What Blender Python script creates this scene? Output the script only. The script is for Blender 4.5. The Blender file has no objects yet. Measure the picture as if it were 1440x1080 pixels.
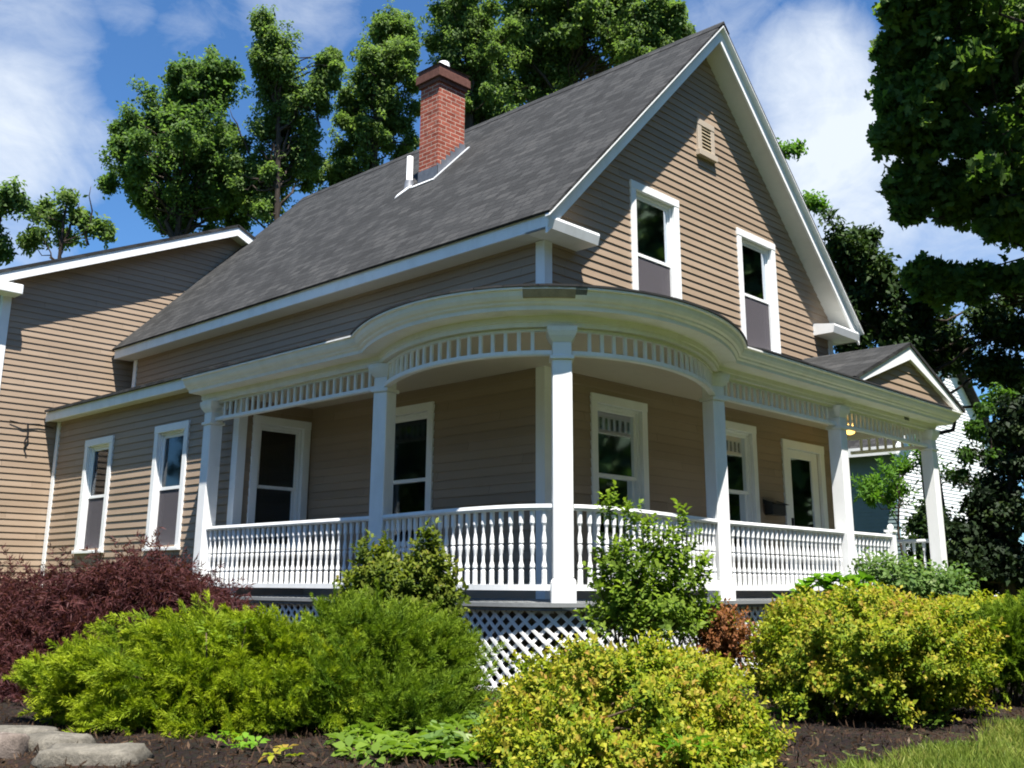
import bpy, math, random
import numpy as np
from mathutils import Vector, Matrix
random.seed(7); RNG = np.random.default_rng(11)
scene = bpy.context.scene
COL = scene.collection
R = math.radians

# ------------------------------------------------------------------ camera (solved from the photograph's vanishing points)
CAM = np.array([-8.240, -7.4087, 0.0421]); YAW, PITCH, ROLL, FPX, PPY = 0.8064, 0.2489, 0.0055, 1459.75, -88.05
_f = np.array([math.sin(YAW) * math.cos(PITCH), math.cos(YAW) * math.cos(PITCH), math.sin(PITCH)])
_r0 = np.array([math.cos(YAW), -math.sin(YAW), 0]); _u0 = np.cross(_r0, _f)
_r = _r0 * math.cos(ROLL) + _u0 * math.sin(ROLL); _u = -_r0 * math.sin(ROLL) + _u0 * math.cos(ROLL)
cd = bpy.data.cameras.new('camera'); cam = bpy.data.objects.new('camera', cd); COL.objects.link(cam)
cam.matrix_world = Matrix(((_r[0], _u[0], -_f[0], CAM[0]), (_r[1], _u[1], -_f[1], CAM[1]), (_r[2], _u[2], -_f[2], CAM[2]), (0, 0, 0, 1)))
cd.sensor_fit = 'HORIZONTAL'; cd.sensor_width = 36; cd.lens = FPX / 1440 * 36; cd.shift_y = PPY / 1440
cd.clip_start = 0.05; cd.clip_end = 5000
scene.camera = cam

def at(px, py, D):                       # world point seen at a photo pixel, D metres ahead (used for planting positions)
    a = (px - 720) / FPX; b = -(py - 540 - PPY) / FPX
    return CAM + D * (_f + a * _r + b * _u)

# ------------------------------------------------------------------ object helpers
def link(o, parent=None):
    COL.objects.link(o)
    if parent is not None: o.parent = parent
    return o
def tag(o, label=None, cat=None, group=None, kind=None):
    if label: o['label'] = label
    if cat: o['category'] = cat
    if group: o['group'] = group
    if kind: o['kind'] = kind
    return o
def empty(name, loc=(0, 0, 0)):
    o = bpy.data.objects.new(name, None); o.empty_display_size = .2; link(o); o.location = loc
    return o

class MB:
    def __init__(s): s.v = []; s.f = []
    def quad(s, a, b, c, d):
        n = len(s.v); s.v += [tuple(a), tuple(b), tuple(c), tuple(d)]; s.f.append((n, n + 1, n + 2, n + 3)); return s
    def poly(s, pts):
        n = len(s.v); s.v += [tuple(p) for p in pts]; s.f.append(tuple(range(n, n + len(pts)))); return s
    def box(s, x0, x1, y0, y1, z0, z1):
        n = len(s.v)
        s.v += [(x, y, z) for z in (z0, z1) for x, y in ((x0, y0), (x1, y0), (x1, y1), (x0, y1))]
        s.f += [tuple(n + i for i in q) for q in ((3, 2, 1, 0), (4, 5, 6, 7), (0, 1, 5, 4), (1, 2, 6, 5), (2, 3, 7, 6), (3, 0, 4, 7))]
        return s
    def obox(s, P, u0, u1, z0, z1, n0, n1):             # box in a wall's frame
        O, H, N = P; n = len(s.v)
        for z in (z0, z1):
            for (u, w) in ((u0, n0), (u1, n0), (u1, n1), (u0, n1)):
                s.v.append((O[0] + H[0] * u + N[0] * w, O[1] + H[1] * u + N[1] * w, z))
        s.f += [tuple(n + i for i in q) for q in ((3, 2, 1, 0), (4, 5, 6, 7), (0, 1, 5, 4), (1, 2, 6, 5), (2, 3, 7, 6), (3, 0, 4, 7))]
        return s
    def prism(s, pts, off):                            # polygon extruded by a vector
        n = len(s.v); k = len(pts)
        s.v += [tuple(p) for p in pts] + [tuple(p[i] + off[i] for i in range(3)) for p in pts]
        s.f.append(tuple(range(n, n + k))); s.f.append(tuple(range(n + 2 * k - 1, n + k - 1, -1)))
        for i in range(k): j = (i + 1) % k; s.f.append((n + i, n + j, n + k + j, n + k + i))
        return s
    def tube(s, pts, rad, k=6, cap=True):
        pts = [Vector(p) for p in pts]; rings = []
        if not hasattr(rad, '__len__'): rad = [rad] * len(pts)
        for i, p in enumerate(pts):
            t = (pts[min(i + 1, len(pts) - 1)] - pts[max(i - 1, 0)]).normalized()
            a = t.cross(Vector((0.31, 0.11, 0.94)) if abs(t.z) < .9 else Vector((1, 0.07, 0))).normalized(); b = t.cross(a)
            n = len(s.v); rings.append(n)
            for j in range(k):
                th = 2 * math.pi * j / k; q = p + (a * math.cos(th) + b * math.sin(th)) * rad[i]; s.v.append(tuple(q))
        for i in range(len(pts) - 1):
            for j in range(k):
                s.f.append((rings[i] + j, rings[i] + (j + 1) % k, rings[i + 1] + (j + 1) % k, rings[i + 1] + j))
        if cap: s.f.append(tuple(rings[0] + j for j in range(k))); s.f.append(tuple(rings[-1] + j for j in range(k)))
        return s
    def lathe(s, prof, k=8, c=(0, 0), ph=0):
        n = len(s.v)
        for (r, z) in prof:
            for j in range(k):
                th = 2 * math.pi * j / k + ph; s.v.append((c[0] + r * math.cos(th), c[1] + r * math.sin(th), z))
        for i in range(len(prof) - 1):
            for j in range(k):
                s.f.append((n + i * k + j, n + i * k + (j + 1) % k, n + (i + 1) * k + (j + 1) % k, n + (i + 1) * k + j))
        s.f.append(tuple(n + j for j in range(k))); m = n + (len(prof) - 1) * k; s.f.append(tuple(m + j for j in range(k)))
        return s
    def sweep(s, path, nrm, prof, closed=True, capends=True):  # path of 2D points with outward vectors; prof = (offset, z)
        n = len(s.v); k = len(prof)
        for p, w in zip(path, nrm):
            for (o, z) in prof: s.v.append((p[0] + w[0] * o, p[1] + w[1] * o, z))
        m = k if closed else k - 1
        for i in range(len(path) - 1):
            for j in range(m):
                j2 = (j + 1) % k; s.f.append((n + i * k + j, n + i * k + j2, n + (i + 1) * k + j2, n + (i + 1) * k + j))
        if closed and capends:
            s.f.append(tuple(n + j for j in range(k))); q = n + (len(path) - 1) * k; s.f.append(tuple(q + j for j in range(k)))
        return s
    def build(s, name, mat, parent=None, smooth=False, bevel=0):
        me = bpy.data.meshes.new(name); me.from_pydata(s.v, [], s.f); me.update()
        me.materials.append(mat)
        if smooth: me.polygons.foreach_set('use_smooth', [True] * len(me.polygons))
        o = bpy.data.objects.new(name, me); link(o, parent)
        if bevel:
            b = o.modifiers.new('bevel', 'BEVEL'); b.width = bevel; b.segments = 1; b.limit_method = 'ANGLE'; b.angle_limit = R(40)
        return o

# ------------------------------------------------------------------ materials
def newmat(name):
    m = bpy.data.materials.new(name); m.use_nodes = True; nt = m.node_tree; nt.nodes.clear()
    out = nt.nodes.new('ShaderNodeOutputMaterial'); return m, nt, out
def N(nt, t, **kw):
    n = nt.nodes.new(t)
    for k, v in kw.items(): setattr(n, k, v)
    return n
def L(nt, a, b): nt.links.new(a, b)
def ramp(nt, fac, stops, interp='LINEAR'):
    r = N(nt, 'ShaderNodeValToRGB'); e = r.color_ramp.elements; r.color_ramp.interpolation = interp
    while len(e) < len(stops): e.new(0.5)
    for i, (p, c) in enumerate(stops): e[i].position = p; e[i].color = (*c, 1) if len(c) == 3 else c
    L(nt, fac, r.inputs['Fac']); return r.outputs['Color']
def noise(nt, vec, scale, detail=4, rough=.55, dist=0):
    n = N(nt, 'ShaderNodeTexNoise'); n.inputs['Scale'].default_value = scale; n.inputs['Detail'].default_value = detail
    n.inputs['Roughness'].default_value = rough; n.inputs['Distortion'].default_value = dist
    if vec is not None: L(nt, vec, n.inputs['Vector'])
    return n
def mixc(nt, fac, a, b, bt='MIX'):
    m = N(nt, 'ShaderNodeMix', data_type='RGBA', blend_type=bt)
    for s, v in ((m.inputs['Factor'], fac), (m.inputs['A'], a), (m.inputs['B'], b)):
        if hasattr(v, 'is_linked'): L(nt, v, s)
        elif isinstance(v, (int, float)): s.default_value = v
        else: s.default_value = (*v, 1)
    return m.outputs['Result']
def math_(nt, op, a, b=None, clamp=False):
    m = N(nt, 'ShaderNodeMath', operation=op, use_clamp=clamp)
    for i, v in enumerate((a, b)):
        if v is None: continue
        if hasattr(v, 'is_linked'): L(nt, v, m.inputs[i])
        else: m.inputs[i].default_value = v
    return m.outputs[0]
def pos(nt): return N(nt, 'ShaderNodeNewGeometry').outputs['Position']
def scaled(nt, vec, s):
    m = N(nt, 'ShaderNodeVectorMath', operation='MULTIPLY'); L(nt, vec, m.inputs[0]); m.inputs[1].default_value = s; return m.outputs[0]
def princ(nt, out, col, rough=.6, spec=.3, bump=None, bstr=.3, bdist=.01, metal=0):
    p = N(nt, 'ShaderNodeBsdfPrincipled')
    if hasattr(col, 'is_linked'): L(nt, col, p.inputs['Base Color'])
    else: p.inputs['Base Color'].default_value = (*col, 1)
    if hasattr(rough, 'is_linked'): L(nt, rough, p.inputs['Roughness'])
    else: p.inputs['Roughness'].default_value = rough
    p.inputs['Specular IOR Level'].default_value = spec; p.inputs['Metallic'].default_value = metal
    if bump is not None:
        b = N(nt, 'ShaderNodeBump'); b.inputs['Strength'].default_value = bstr; b.inputs['Distance'].default_value = bdist
        L(nt, bump, b.inputs['Height']); L(nt, b.outputs[0], p.inputs['Normal'])
    L(nt, p.outputs[0], out.inputs['Surface']); return p

def mat_plain(name, c, rough=.6, spec=.3, var=.12, scale=6, bump=.15, metal=0):
    m, nt, out = newmat(name); P = pos(nt)
    n1 = noise(nt, P, scale, 5).outputs['Fac']; n2 = noise(nt, P, scale * 9, 3).outputs['Fac']
    f = math_(nt, 'ADD', math_(nt, 'MULTIPLY', n1, .6), math_(nt, 'MULTIPLY', n2, .4))
    col = ramp(nt, f, [(.3, tuple(x * (1 - var) for x in c)), (.7, tuple(min(1, x * (1 + var * .6)) for x in c))])
    princ(nt, out, col, rough, spec, n2, bump, .004, metal); return m
def mat_paint(name, c, dirt, amt=.35, streak=True):       # weathered paint: blotches and flakes
    m, nt, out = newmat(name); P = pos(nt)
    n1 = noise(nt, scaled(nt, P, (1, 1, .35)) if streak else P, 5.0, 6, .65).outputs['Fac']
    n2 = noise(nt, P, 38, 4, .6).outputs['Fac']
    f = math_(nt, 'MULTIPLY', ramp(nt, n1, [(.45, (0, 0, 0)), (.75, (1, 1, 1))]), amt)
    col = mixc(nt, f, c, dirt)
    fl = ramp(nt, n2, [(.66, (0, 0, 0)), (.72, (1, 1, 1))])
    col = mixc(nt, math_(nt, 'MULTIPLY', fl, amt * .6), col, tuple(x * .75 for x in dirt))
    princ(nt, out, col, .5, .35, n2, .12, .004); return m
def mat_siding():
    m, nt, out = newmat('tan_vinyl_siding'); P = pos(nt)
    n1 = noise(nt, P, 1.3, 4).outputs['Fac']; n2 = noise(nt, scaled(nt, P, (2, 2, 30)), 6, 4).outputs['Fac']
    s = N(nt, 'ShaderNodeSeparateXYZ'); L(nt, P, s.inputs[0])
    row = math_(nt, 'FLOOR', math_(nt, 'DIVIDE', math_(nt, 'ADD', s.outputs['Z'], 20.0), .1016))
    seg = math_(nt, 'FLOOR', math_(nt, 'DIVIDE', math_(nt, 'ADD', math_(nt, 'ADD', s.outputs['X'], s.outputs['Y']), math_(nt, 'MULTIPLY', row, 1.37)), 3.6))
    wn = N(nt, 'ShaderNodeTexWhiteNoise', noise_dimensions='2D'); cb = N(nt, 'ShaderNodeCombineXYZ')
    L(nt, row, cb.inputs[0]); L(nt, seg, cb.inputs[1]); L(nt, cb.outputs[0], wn.inputs['Vector'])
    f = math_(nt, 'ADD', math_(nt, 'ADD', math_(nt, 'MULTIPLY', n1, .40), math_(nt, 'MULTIPLY', n2, .28)), math_(nt, 'MULTIPLY', wn.outputs['Value'], .34))
    jx = math_(nt, 'FRACT', math_(nt, 'DIVIDE', math_(nt, 'ADD', math_(nt, 'ADD', s.outputs['X'], s.outputs['Y']), math_(nt, 'MULTIPLY', row, 1.37)), 3.6))
    jt = math_(nt, 'MULTIPLY', math_(nt, 'LESS_THAN', jx, .0016), .6)
    col = ramp(nt, f, [(.25, (.260, .192, .134)), (.5, (.300, .223, .157)), (.78, (.338, .256, .184))])
    col = mixc(nt, jt, col, (.05, .04, .03))
    princ(nt, out, col, .5, .3, n2, .1, .003); return m
def mat_shingle():
    m, nt, out = newmat('grey_asphalt_shingles'); P = pos(nt)
    s = N(nt, 'ShaderNodeSeparateXYZ'); L(nt, P, s.inputs[0])
    cb = N(nt, 'ShaderNodeCombineXYZ')
    L(nt, math_(nt, 'ADD', s.outputs['X'], s.outputs['Y']), cb.inputs[0]); L(nt, math_(nt, 'MULTIPLY', s.outputs['Z'], 1.39), cb.inputs[1])
    sep = N(nt, 'ShaderNodeSeparateXYZ'); 
    cb2 = N(nt, 'ShaderNodeCombineXYZ')                     # the slope carries y (plus a wobble) across and height up
    L(nt, math_(nt, 'ADD', s.outputs['Y'], math_(nt, 'MULTIPLY', s.outputs['X'], .08)), cb2.inputs[0]); L(nt, math_(nt, 'MULTIPLY', s.outputs['Z'], 1.39), cb2.inputs[1])
    br = N(nt, 'ShaderNodeTexBrick'); L(nt, cb2.outputs[0], br.inputs['Vector'])
    br.inputs['Scale'].default_value = 1; br.inputs['Brick Width'].default_value = .24; br.inputs['Row Height'].default_value = .14
    br.inputs['Mortar Size'].default_value = .009; br.inputs['Mortar Smooth'].default_value = .4; br.offset = .37; br.squash = .7; br.squash_frequency = 3
    br.inputs['Color1'].default_value = (0, 0, 0, 1); br.inputs['Color2'].default_value = (1, 1, 1, 1); br.inputs['Mortar'].default_value = (.25, .25, .25, 1)
    n1 = noise(nt, P, 1.1, 5, .6).outputs['Fac']; n2 = noise(nt, P, 160, 3, .7).outputs['Fac']; n3 = noise(nt, scaled(nt, cb2.outputs[0], (4, 8, 1)), 1.6, 5, .65).outputs['Fac']
    f = math_(nt, 'ADD', math_(nt, 'MULTIPLY', br.outputs['Color'], .38), math_(nt, 'ADD', math_(nt, 'MULTIPLY', n3, .30), math_(nt, 'MULTIPLY', n1, .30)))
    col = ramp(nt, f, [(.22, (.018, .0185, .0185)), (.42, (.028, .029, .0295)), (.58, (.040, .041, .0415)), (.85, (.060, .060, .059))])
    col = mixc(nt, .55, col, ramp(nt, n2, [(.3, (.25, .25, .25)), (.7, (1.5, 1.45, 1.4))]), 'MULTIPLY')
    col = mixc(nt, math_(nt, 'MULTIPLY', br.outputs['Fac'], .55), col, (.010, .010, .011))
    h = math_(nt, 'ADD', math_(nt, 'MULTIPLY', br.outputs['Fac'], -1.0), math_(nt, 'MULTIPLY', n2, .35))
    princ(nt, out, col, .9, .2, h, .7, .01); return m
def mat_brick():
    m, nt, out = newmat('red_brick'); P = pos(nt)
    s = N(nt, 'ShaderNodeSeparateXYZ'); L(nt, P, s.inputs[0]); cb = N(nt, 'ShaderNodeCombineXYZ')
    L(nt, math_(nt, 'ADD', s.outputs['X'], s.outputs['Y']), cb.inputs[0]); L(nt, s.outputs['Z'], cb.inputs[1])
    br = N(nt, 'ShaderNodeTexBrick'); L(nt, cb.outputs[0], br.inputs['Vector'])
    br.inputs['Scale'].default_value = 1; br.inputs['Brick Width'].default_value = .20; br.inputs['Row Height'].default_value = .068
    br.inputs['Mortar Size'].default_value = .007; br.inputs['Mortar Smooth'].default_value = .2
    br.inputs['Color1'].default_value = (.24, .058, .036, 1); br.inputs['Color2'].default_value = (.33, .10, .065, 1); br.inputs['Mortar'].default_value = (.42, .33, .27, 1)
    n1 = noise(nt, P, 9, 5).outputs['Fac']
    col = mixc(nt, .7, br.outputs['Color'], ramp(nt, n1, [(.3, (.55, .5, .5)), (.7, (1.25, 1.15, 1.1))]), 'MULTIPLY')
    princ(nt, out, col, .9, .15, math_(nt, 'ADD', math_(nt, 'MULTIPLY', br.outputs['Fac'], -1), n1), .6, .012); return m
def mat_glass():
    m, nt, out = newmat('window_glass')
    fr = N(nt, 'ShaderNodeFresnel'); fr.inputs['IOR'].default_value = 1.55
    t = N(nt, 'ShaderNodeBsdfTransparent'); t.inputs['Color'].default_value = (.62, .68, .70, 1)
    g = N(nt, 'ShaderNodeBsdfGlossy'); g.inputs['Roughness'].default_value = .05; g.inputs['Color'].default_value = (.72, .78, .84, 1)
    b = N(nt, 'ShaderNodeBump'); b.inputs['Strength'].default_value = .05; b.inputs['Distance'].default_value = .02
    L(nt, noise(nt, pos(nt), 2.2, 2).outputs['Fac'], b.inputs['Height']); L(nt, b.outputs[0], g.inputs['Normal'])
    mx = N(nt, 'ShaderNodeMixShader'); L(nt, math_(nt, 'ADD', math_(nt, 'MULTIPLY', fr.outputs[0], .95), .02, True), mx.inputs[0])
    L(nt, t.outputs[0], mx.inputs[1]); L(nt, g.outputs[0], mx.inputs[2]); L(nt, mx.outputs[0], out.inputs['Surface']); return m
def mat_screen():
    m, nt, out = newmat('insect_screen')
    t = N(nt, 'ShaderNodeBsdfTransparent'); d = N(nt, 'ShaderNodeBsdfDiffuse'); d.inputs['Color'].default_value = (.125, .115, .125, 1)
    mx = N(nt, 'ShaderNodeMixShader'); mx.inputs[0].default_value = .72
    L(nt, t.outputs[0], mx.inputs[1]); L(nt, d.outputs[0], mx.inputs[2]); L(nt, mx.outputs[0], out.inputs['Surface']); return m
def mat_leaf(name, stops, tipstops=None, tipmix=.8, trans=.35, rough=.6, spec=.16, isl=.45):
    m, nt, out = newmat(name)
    a = N(nt, 'ShaderNodeAttribute', attribute_name='tint'); t = N(nt, 'ShaderNodeAttribute', attribute_name='tip')
    ri = N(nt, 'ShaderNodeNewGeometry').outputs['Random Per Island']
    f = math_(nt, 'ADD', math_(nt, 'MULTIPLY', a.outputs['Fac'], 1 - isl), math_(nt, 'MULTIPLY', ri, isl))
    col = ramp(nt, f, stops)
    if tipstops:
        col = mixc(nt, math_(nt, 'MULTIPLY', t.outputs['Fac'], tipmix, True), col, ramp(nt, f, tipstops))
    p = N(nt, 'ShaderNodeBsdfPrincipled'); L(nt, col, p.inputs['Base Color']); p.inputs['Roughness'].default_value = rough
    p.inputs['Specular IOR Level'].default_value = spec
    tr = N(nt, 'ShaderNodeBsdfTranslucent'); L(nt, mixc(nt, 1.0, col, (1.5, 1.6, .8), 'MULTIPLY'), tr.inputs['Color'])
    mx = N(nt, 'ShaderNodeMixShader'); mx.inputs[0].default_value = trans
    L(nt, p.outputs[0], mx.inputs[1]); L(nt, tr.outputs[0], mx.inputs[2]); L(nt, mx.outputs[0], out.inputs['Surface']); return m
def mat_bark(name, c):
    m, nt, out = newmat(name); P = pos(nt)
    n = noise(nt, scaled(nt, P, (1, 1, .2)), 22, 5, .65).outputs['Fac']
    princ(nt, out, ramp(nt, n, [(.3, tuple(x * .45 for x in c)), (.7, c)]), .9, .1, n, .8, .02); return m
def mat_soil():
    m, nt, out = newmat('dark_bark_mulch'); P = pos(nt)
    n1 = noise(nt, P, 1.2, 5, .6).outputs['Fac']; n2 = noise(nt, P, 26, 6, .7, .8).outputs['Fac']
    v = N(nt, 'ShaderNodeTexVoronoi'); v.inputs['Scale'].default_value = 34; L(nt, scaled(nt, P, (1, 1.8, 1)), v.inputs['Vector'])
    f = math_(nt, 'ADD', math_(nt, 'MULTIPLY', n1, .5), math_(nt, 'MULTIPLY', n2, .5))
    col = ramp(nt, f, [(.3, (.010, .008, .007)), (.5, (.028, .021, .017)), (.62, (.06, .041, .029)), (.8, (.14, .095, .062))])
    col = mixc(nt, .35, col, v.outputs['Color'], 'MULTIPLY')
    princ(nt, out, col, .95, .1, math_(nt, 'ADD', n2, v.outputs['Distance']), .9, .03); return m
def mat_ground():
    m, nt, out = newmat('rough_grass_ground'); P = pos(nt)
    n1 = noise(nt, P, .6, 6, .6).outputs['Fac']; n2 = noise(nt, P, 22, 5, .7).outputs['Fac']
    f = math_(nt, 'ADD', math_(nt, 'MULTIPLY', n1, .55), math_(nt, 'MULTIPLY', n2, .45))
    col = ramp(nt, f, [(.3, (.035, .052, .014)), (.5, (.075, .10, .024)), (.7, (.135, .14, .048))])
    princ(nt, out, col, .95, .1, n2, .8, .04); return m
def mat_stone(name, a, b):
    m, nt, out = newmat(name); P = pos(nt)
    n1 = noise(nt, P, 4, 7, .6, .4).outputs['Fac']; n2 = noise(nt, P, 40, 5, .7).outputs['Fac']
    f = math_(nt, 'ADD', math_(nt, 'MULTIPLY', n1, .6), math_(nt, 'MULTIPLY', n2, .4))
    princ(nt, out, ramp(nt, f, [(.32, tuple(x * .5 for x in a)), (.5, a), (.68, b)]), .9, .2, f, .8, .03); return m
def mat_emit(name, c, s):
    m, nt, out = newmat(name); e = N(nt, 'ShaderNodeEmission'); e.inputs['Color'].default_value = (*c, 1); e.inputs['Strength'].default_value = s
    L(nt, e.outputs[0], out.inputs['Surface']); return m

M = {}
M['siding'] = mat_siding(); M['shingle'] = mat_shingle(); M['brick'] = mat_brick(); M['glass'] = mat_glass(); M['screen'] = mat_screen()
M['white'] = mat_paint('white_house_paint', (.80, .81, .80), (.52, .52, .48), .34)
M['trim'] = mat_paint('white_trim_paint', (.79, .80, .79), (.58, .59, .55), .24)
M['cream'] = mat_paint('old_cream_paint', (.79, .79, .76), (.60, .57, .48), .4)
M['soffit'] = mat_plain('soffit_vinyl', (.66, .65, .60), .5, .3, .06)
M['ceil'] = mat_paint('ceiling_boards', (.56, .50, .38), (.46, .41, .30), .3)
M['deck'] = mat_plain('grey_deck_boards', (.21, .22, .22), .7, .2, .2)
M['bare'] = mat_plain('bare_weathered_wood', (.33, .27, .18), .9, .1, .3, 14)
M['dark'] = mat_plain('dark_interior', (.02, .02, .022), .9, .1)
M['curtain'] = mat_plain('pale_curtain', (.46, .46, .43), .9, .1, .2)
M['shade'] = mat_plain('window_shade', (.60, .63, .60), .8, .2, .08)
M['lead'] = mat_plain('lead_flashing', (.12, .13, .15), .55, .4, .35, 9)
M['alu'] = mat_plain('bright_metal', (.62, .63, .64), .45, .5, .15)
M['concrete'] = mat_plain('concrete', (.40, .36, .30), .9, .2, .25)
M['darkbrick'] = mat_plain('sooty_brick', (.13, .062, .048), .9, .1, .4, 18)
M['black'] = mat_plain('black_metal', (.012, .012, .012), .4, .4)
M['vent'] = mat_plain('tan_trim', (.44, .37, .29), .5, .3, .06)
M['paper'] = mat_plain('white_paper', (.7, .7, .66), .8, .1, .05)
M['soil'] = mat_soil(); M['ground'] = mat_ground()
M['rock'] = mat_stone('field_stone', (.12, .11, .09), (.23, .21, .17))
M['darkrock'] = mat_stone('dark_field_stone', (.16, .13, .11), (.30, .26, .22))
M['foundation'] = mat_stone('foundation_stone', (.20, .19, .18), (.30, .29, .27))
M['bark'] = mat_bark('grey_bark', (.16, .125, .10)); M['darkbark'] = mat_bark('dark_bark', (.07, .055, .045)); M['stem'] = mat_bark('shrub_stem', (.12, .085, .055))
M['neighbour'] = mat_plain('white_clapboard', (.78, .79, .79), .6, .3, .06)
M['neighbour_shaded'] = mat_plain('shaded_white_clapboard', (.20, .27, .27), .6, .3, .1)  # white clapboard's shaded side, the shade put into a grey-green colour
M['lampglass'] = mat_emit('lit_lamp_glass', (1.0, .55, .12), 1.6)

# ------------------------------------------------------------------ house: walls
W, LL = 6.737, 9.54
EAVE_Z, OV, OH, APEX = 3.981, .317, .336, 7.764
SLOPE = (APEX - EAVE_Z) / (W / 2 + OV)
WX, WY = -1.115, 4.243                     # side wing
RY = 9.80                                  # rear addition's wall
house = empty('house', (W / 2, LL / 2, -.85)); HB = Vector(house.location)
tag(house, 'tan clapboard house with grey gable roof, brick chimney and white rounded corner porch', 'house')
_build = MB.build
def part(mb, name, mat, parent=None, smooth=False, bevel=0, label=None):   # world-space mesh under the house
    p = parent if parent is not None else house
    o = _build(mb, name, mat, p, smooth, bevel)
    base = Vector((0, 0, 0)); q = p
    while q is not None: base += Vector(q.location); q = q.parent
    o.location = -base
    if label: o['label'] = label
    return o
FRONT = ((0, 0), (1, 0), (0, -1)); SIDE = ((0, 0), (0, 1), (-1, 0))
WINGS = ((WX, 0), (0, 1), (-1, 0)); WINGF = ((0, WY), (1, 0), (0, -1)); REAR = ((0, RY), (1, 0), (0, -1))
CRS = .1016
def siding(mb, P, z0, z1, span, openings=(), cuts=(), lip=.0135):
    O, H, Nn = P
    def pt(u, z, n): return (O[0] + H[0] * u + Nn[0] * n, O[1] + H[1] * u + Nn[1] * n, z)
    k0 = math.floor(z0 / CRS)
    for k in range(k0, math.ceil(z1 / CRS)):
        zb, zt = k * CRS, (k + 1) * CRS
        zs = sorted({max(zb, z0), min(zt, z1)} | {c for o in openings for c in o[2:4] if max(zb, z0) < c < min(zt, z1)} | {c for c in cuts if max(zb, z0) < c < min(zt, z1)})
        for a, b in zip(zs, zs[1:]):
            if b - a < 1e-5: continue
            na, nb = .002 + lip * (1 - (a - zb) / CRS), .002 + lip * (1 - (b - zb) / CRS)
            la, ha = span(a); lb, hb = span(b)
            segs = [(la, ha, lb, hb)]
            for (u0, u1, oz0, oz1) in openings:
                if oz0 <= a + 1e-6 and oz1 >= b - 1e-6:
                    new = []
                    for (p, q, p2, q2) in segs:
                        if u1 <= min(p, p2) or u0 >= max(q, q2): new.append((p, q, p2, q2)); continue
                        if u0 > p: new.append((p, u0, p2, u0))
                        if u1 < q: new.append((u1, q, u1, q2))
                    segs = new
            for (p, q, p2, q2) in segs:
                if q - p < 1e-4 and q2 - p2 < 1e-4: continue
                mb.quad(pt(p, a, na), pt(q, a, na), pt(q2, b, nb), pt(p2, b, nb))
                if abs(a - zb) < 1e-6: mb.quad(pt(p, a, na), pt(q, a, na), pt(q, a, .0), pt(p, a, .0))
    return mb

CW = .105
WINDOWS = []
def opening(w): return (w[0] + CW - .012, w[1] - CW + .012, w[2] + .07, w[3] - CW + .012)
def window(P, u0, u1, z0, z1, upper='dark', lower='screen', mid=.5, label=None, extra=False):
    t = M['trim']
    mb = MB()
    mb.obox(P, u0, u0 + CW, z0 + .045, z1 - CW, -.02, .034).obox(P, u1 - CW, u1, z0 + .045, z1 - CW, -.02, .034)
    mb.obox(P, u0 - .004, u1 + .004, z1 - CW, z1, -.02, .038)
    w = part(mb, 'window', t, bevel=.004, label=label)
    s = MB(); s.obox(P, u0 - .02, u1 + .02, z0, z0 + .045, -.1, .06); part(s, 'sill', t, w, bevel=.004)
    a, b, c, d = u0 + CW, u1 - CW, z0 + .045, z1 - CW
    j = MB()                                                # jamb box
    j.obox(P, a - .011, a + .028, c, d, -.135, -.0205).obox(P, b - .028, b + .011, c, d, -.135, -.0205)
    j.obox(P, a + .028, b - .028, d - .03, d, -.135, -.0205).obox(P, a + .028, b - .028, c, c + .02, -.135, -.1005)
    part(j, 'jamb', t, w)
    a += .028; b -= .028; d -= .03; c += .02; m = c + (d - c) * mid; st = .042
    up = MB(); up.obox(P, a, a + st, m - .02, d, -.075, -.045).obox(P, b - st, b, m - .02, d, -.075, -.045)
    up.obox(P, a + st, b - st, d - st, d, -.075, -.045).obox(P, a + st, b - st, m - .02, m + .022, -.075, -.043)
    part(up, 'sash', t, w, bevel=.002)
    lo = MB(); lo.obox(P, a, a + st, c, m + .018, -.11, -.08).obox(P, b - st, b, c, m + .018, -.11, -.08)
    lo.obox(P, a + st, b - st, c, c + .06, -.11, -.08).obox(P, a + st, b - st, m - .018, m + .018, -.11, -.08)
    part(lo, 'sash', t, w, bevel=.002)
    g = MB(); g.obox(P, a + st - .005, b - st + .005, m, d - st + .005, -.062, -.057); part(g, 'pane', M['glass'], w)
    g = MB(); g.obox(P, a + st - .005, b - st + .005, c + .05, m - .01, -.097, -.092); part(g, 'pane', M['glass'], w)
    if lower == 'screen':
        g = MB(); g.obox(P, a + .004, b - .004, c + .004, m - .022, -.056, -.054); part(g, 'screen', M['screen'], w)
    def drape(z0_, z1_, n, mat, nm, wave, ua=a, ub=b):
        k = 28; path = [ua + (ub - ua) * i / k for i in range(k + 1)]; q = MB(); O, H, Nn = P
        for i in range(k):
            pts = []
            for (u, zz) in ((path[i], z0_), (path[i + 1], z0_), (path[i + 1], z1_), (path[i], z1_)):
                nn = n + wave * math.sin((u - ua) * 46) ; pts.append((O[0] + H[0] * u + Nn[0] * nn, O[1] + H[1] * u + Nn[1] * nn, zz))
            q.quad(*pts)
        part(q, nm, mat, w)
    if upper == 'shade': drape(m - .02, d, -.10, M['shade'], 'shade', 0)
    if lower == 'curtain': drape(c, m, -.2, M['curtain'], 'curtain', .012, a, a + (b - a) * .45)
    if upper == 'paper':
        g = MB(); g.obox(P, a + .15, b - .22, m + .12, m + .38, -.071, -.069); part(g, 'paper_notice', M['paper'], w)
    if lower == 'screencurtain':
        g = MB(); g.obox(P, a + .004, b - .004, c + .004, m - .022, -.056, -.054); part(g, 'screen', M['screen'], w)
        drape(c, m, -.18, M['curtain'], 'curtain', .012, a + .03, b - .03)
    bk = MB(); bk.obox(P, u0, u1, z0, z1, -1.9, -1.88); 
    return w

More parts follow.
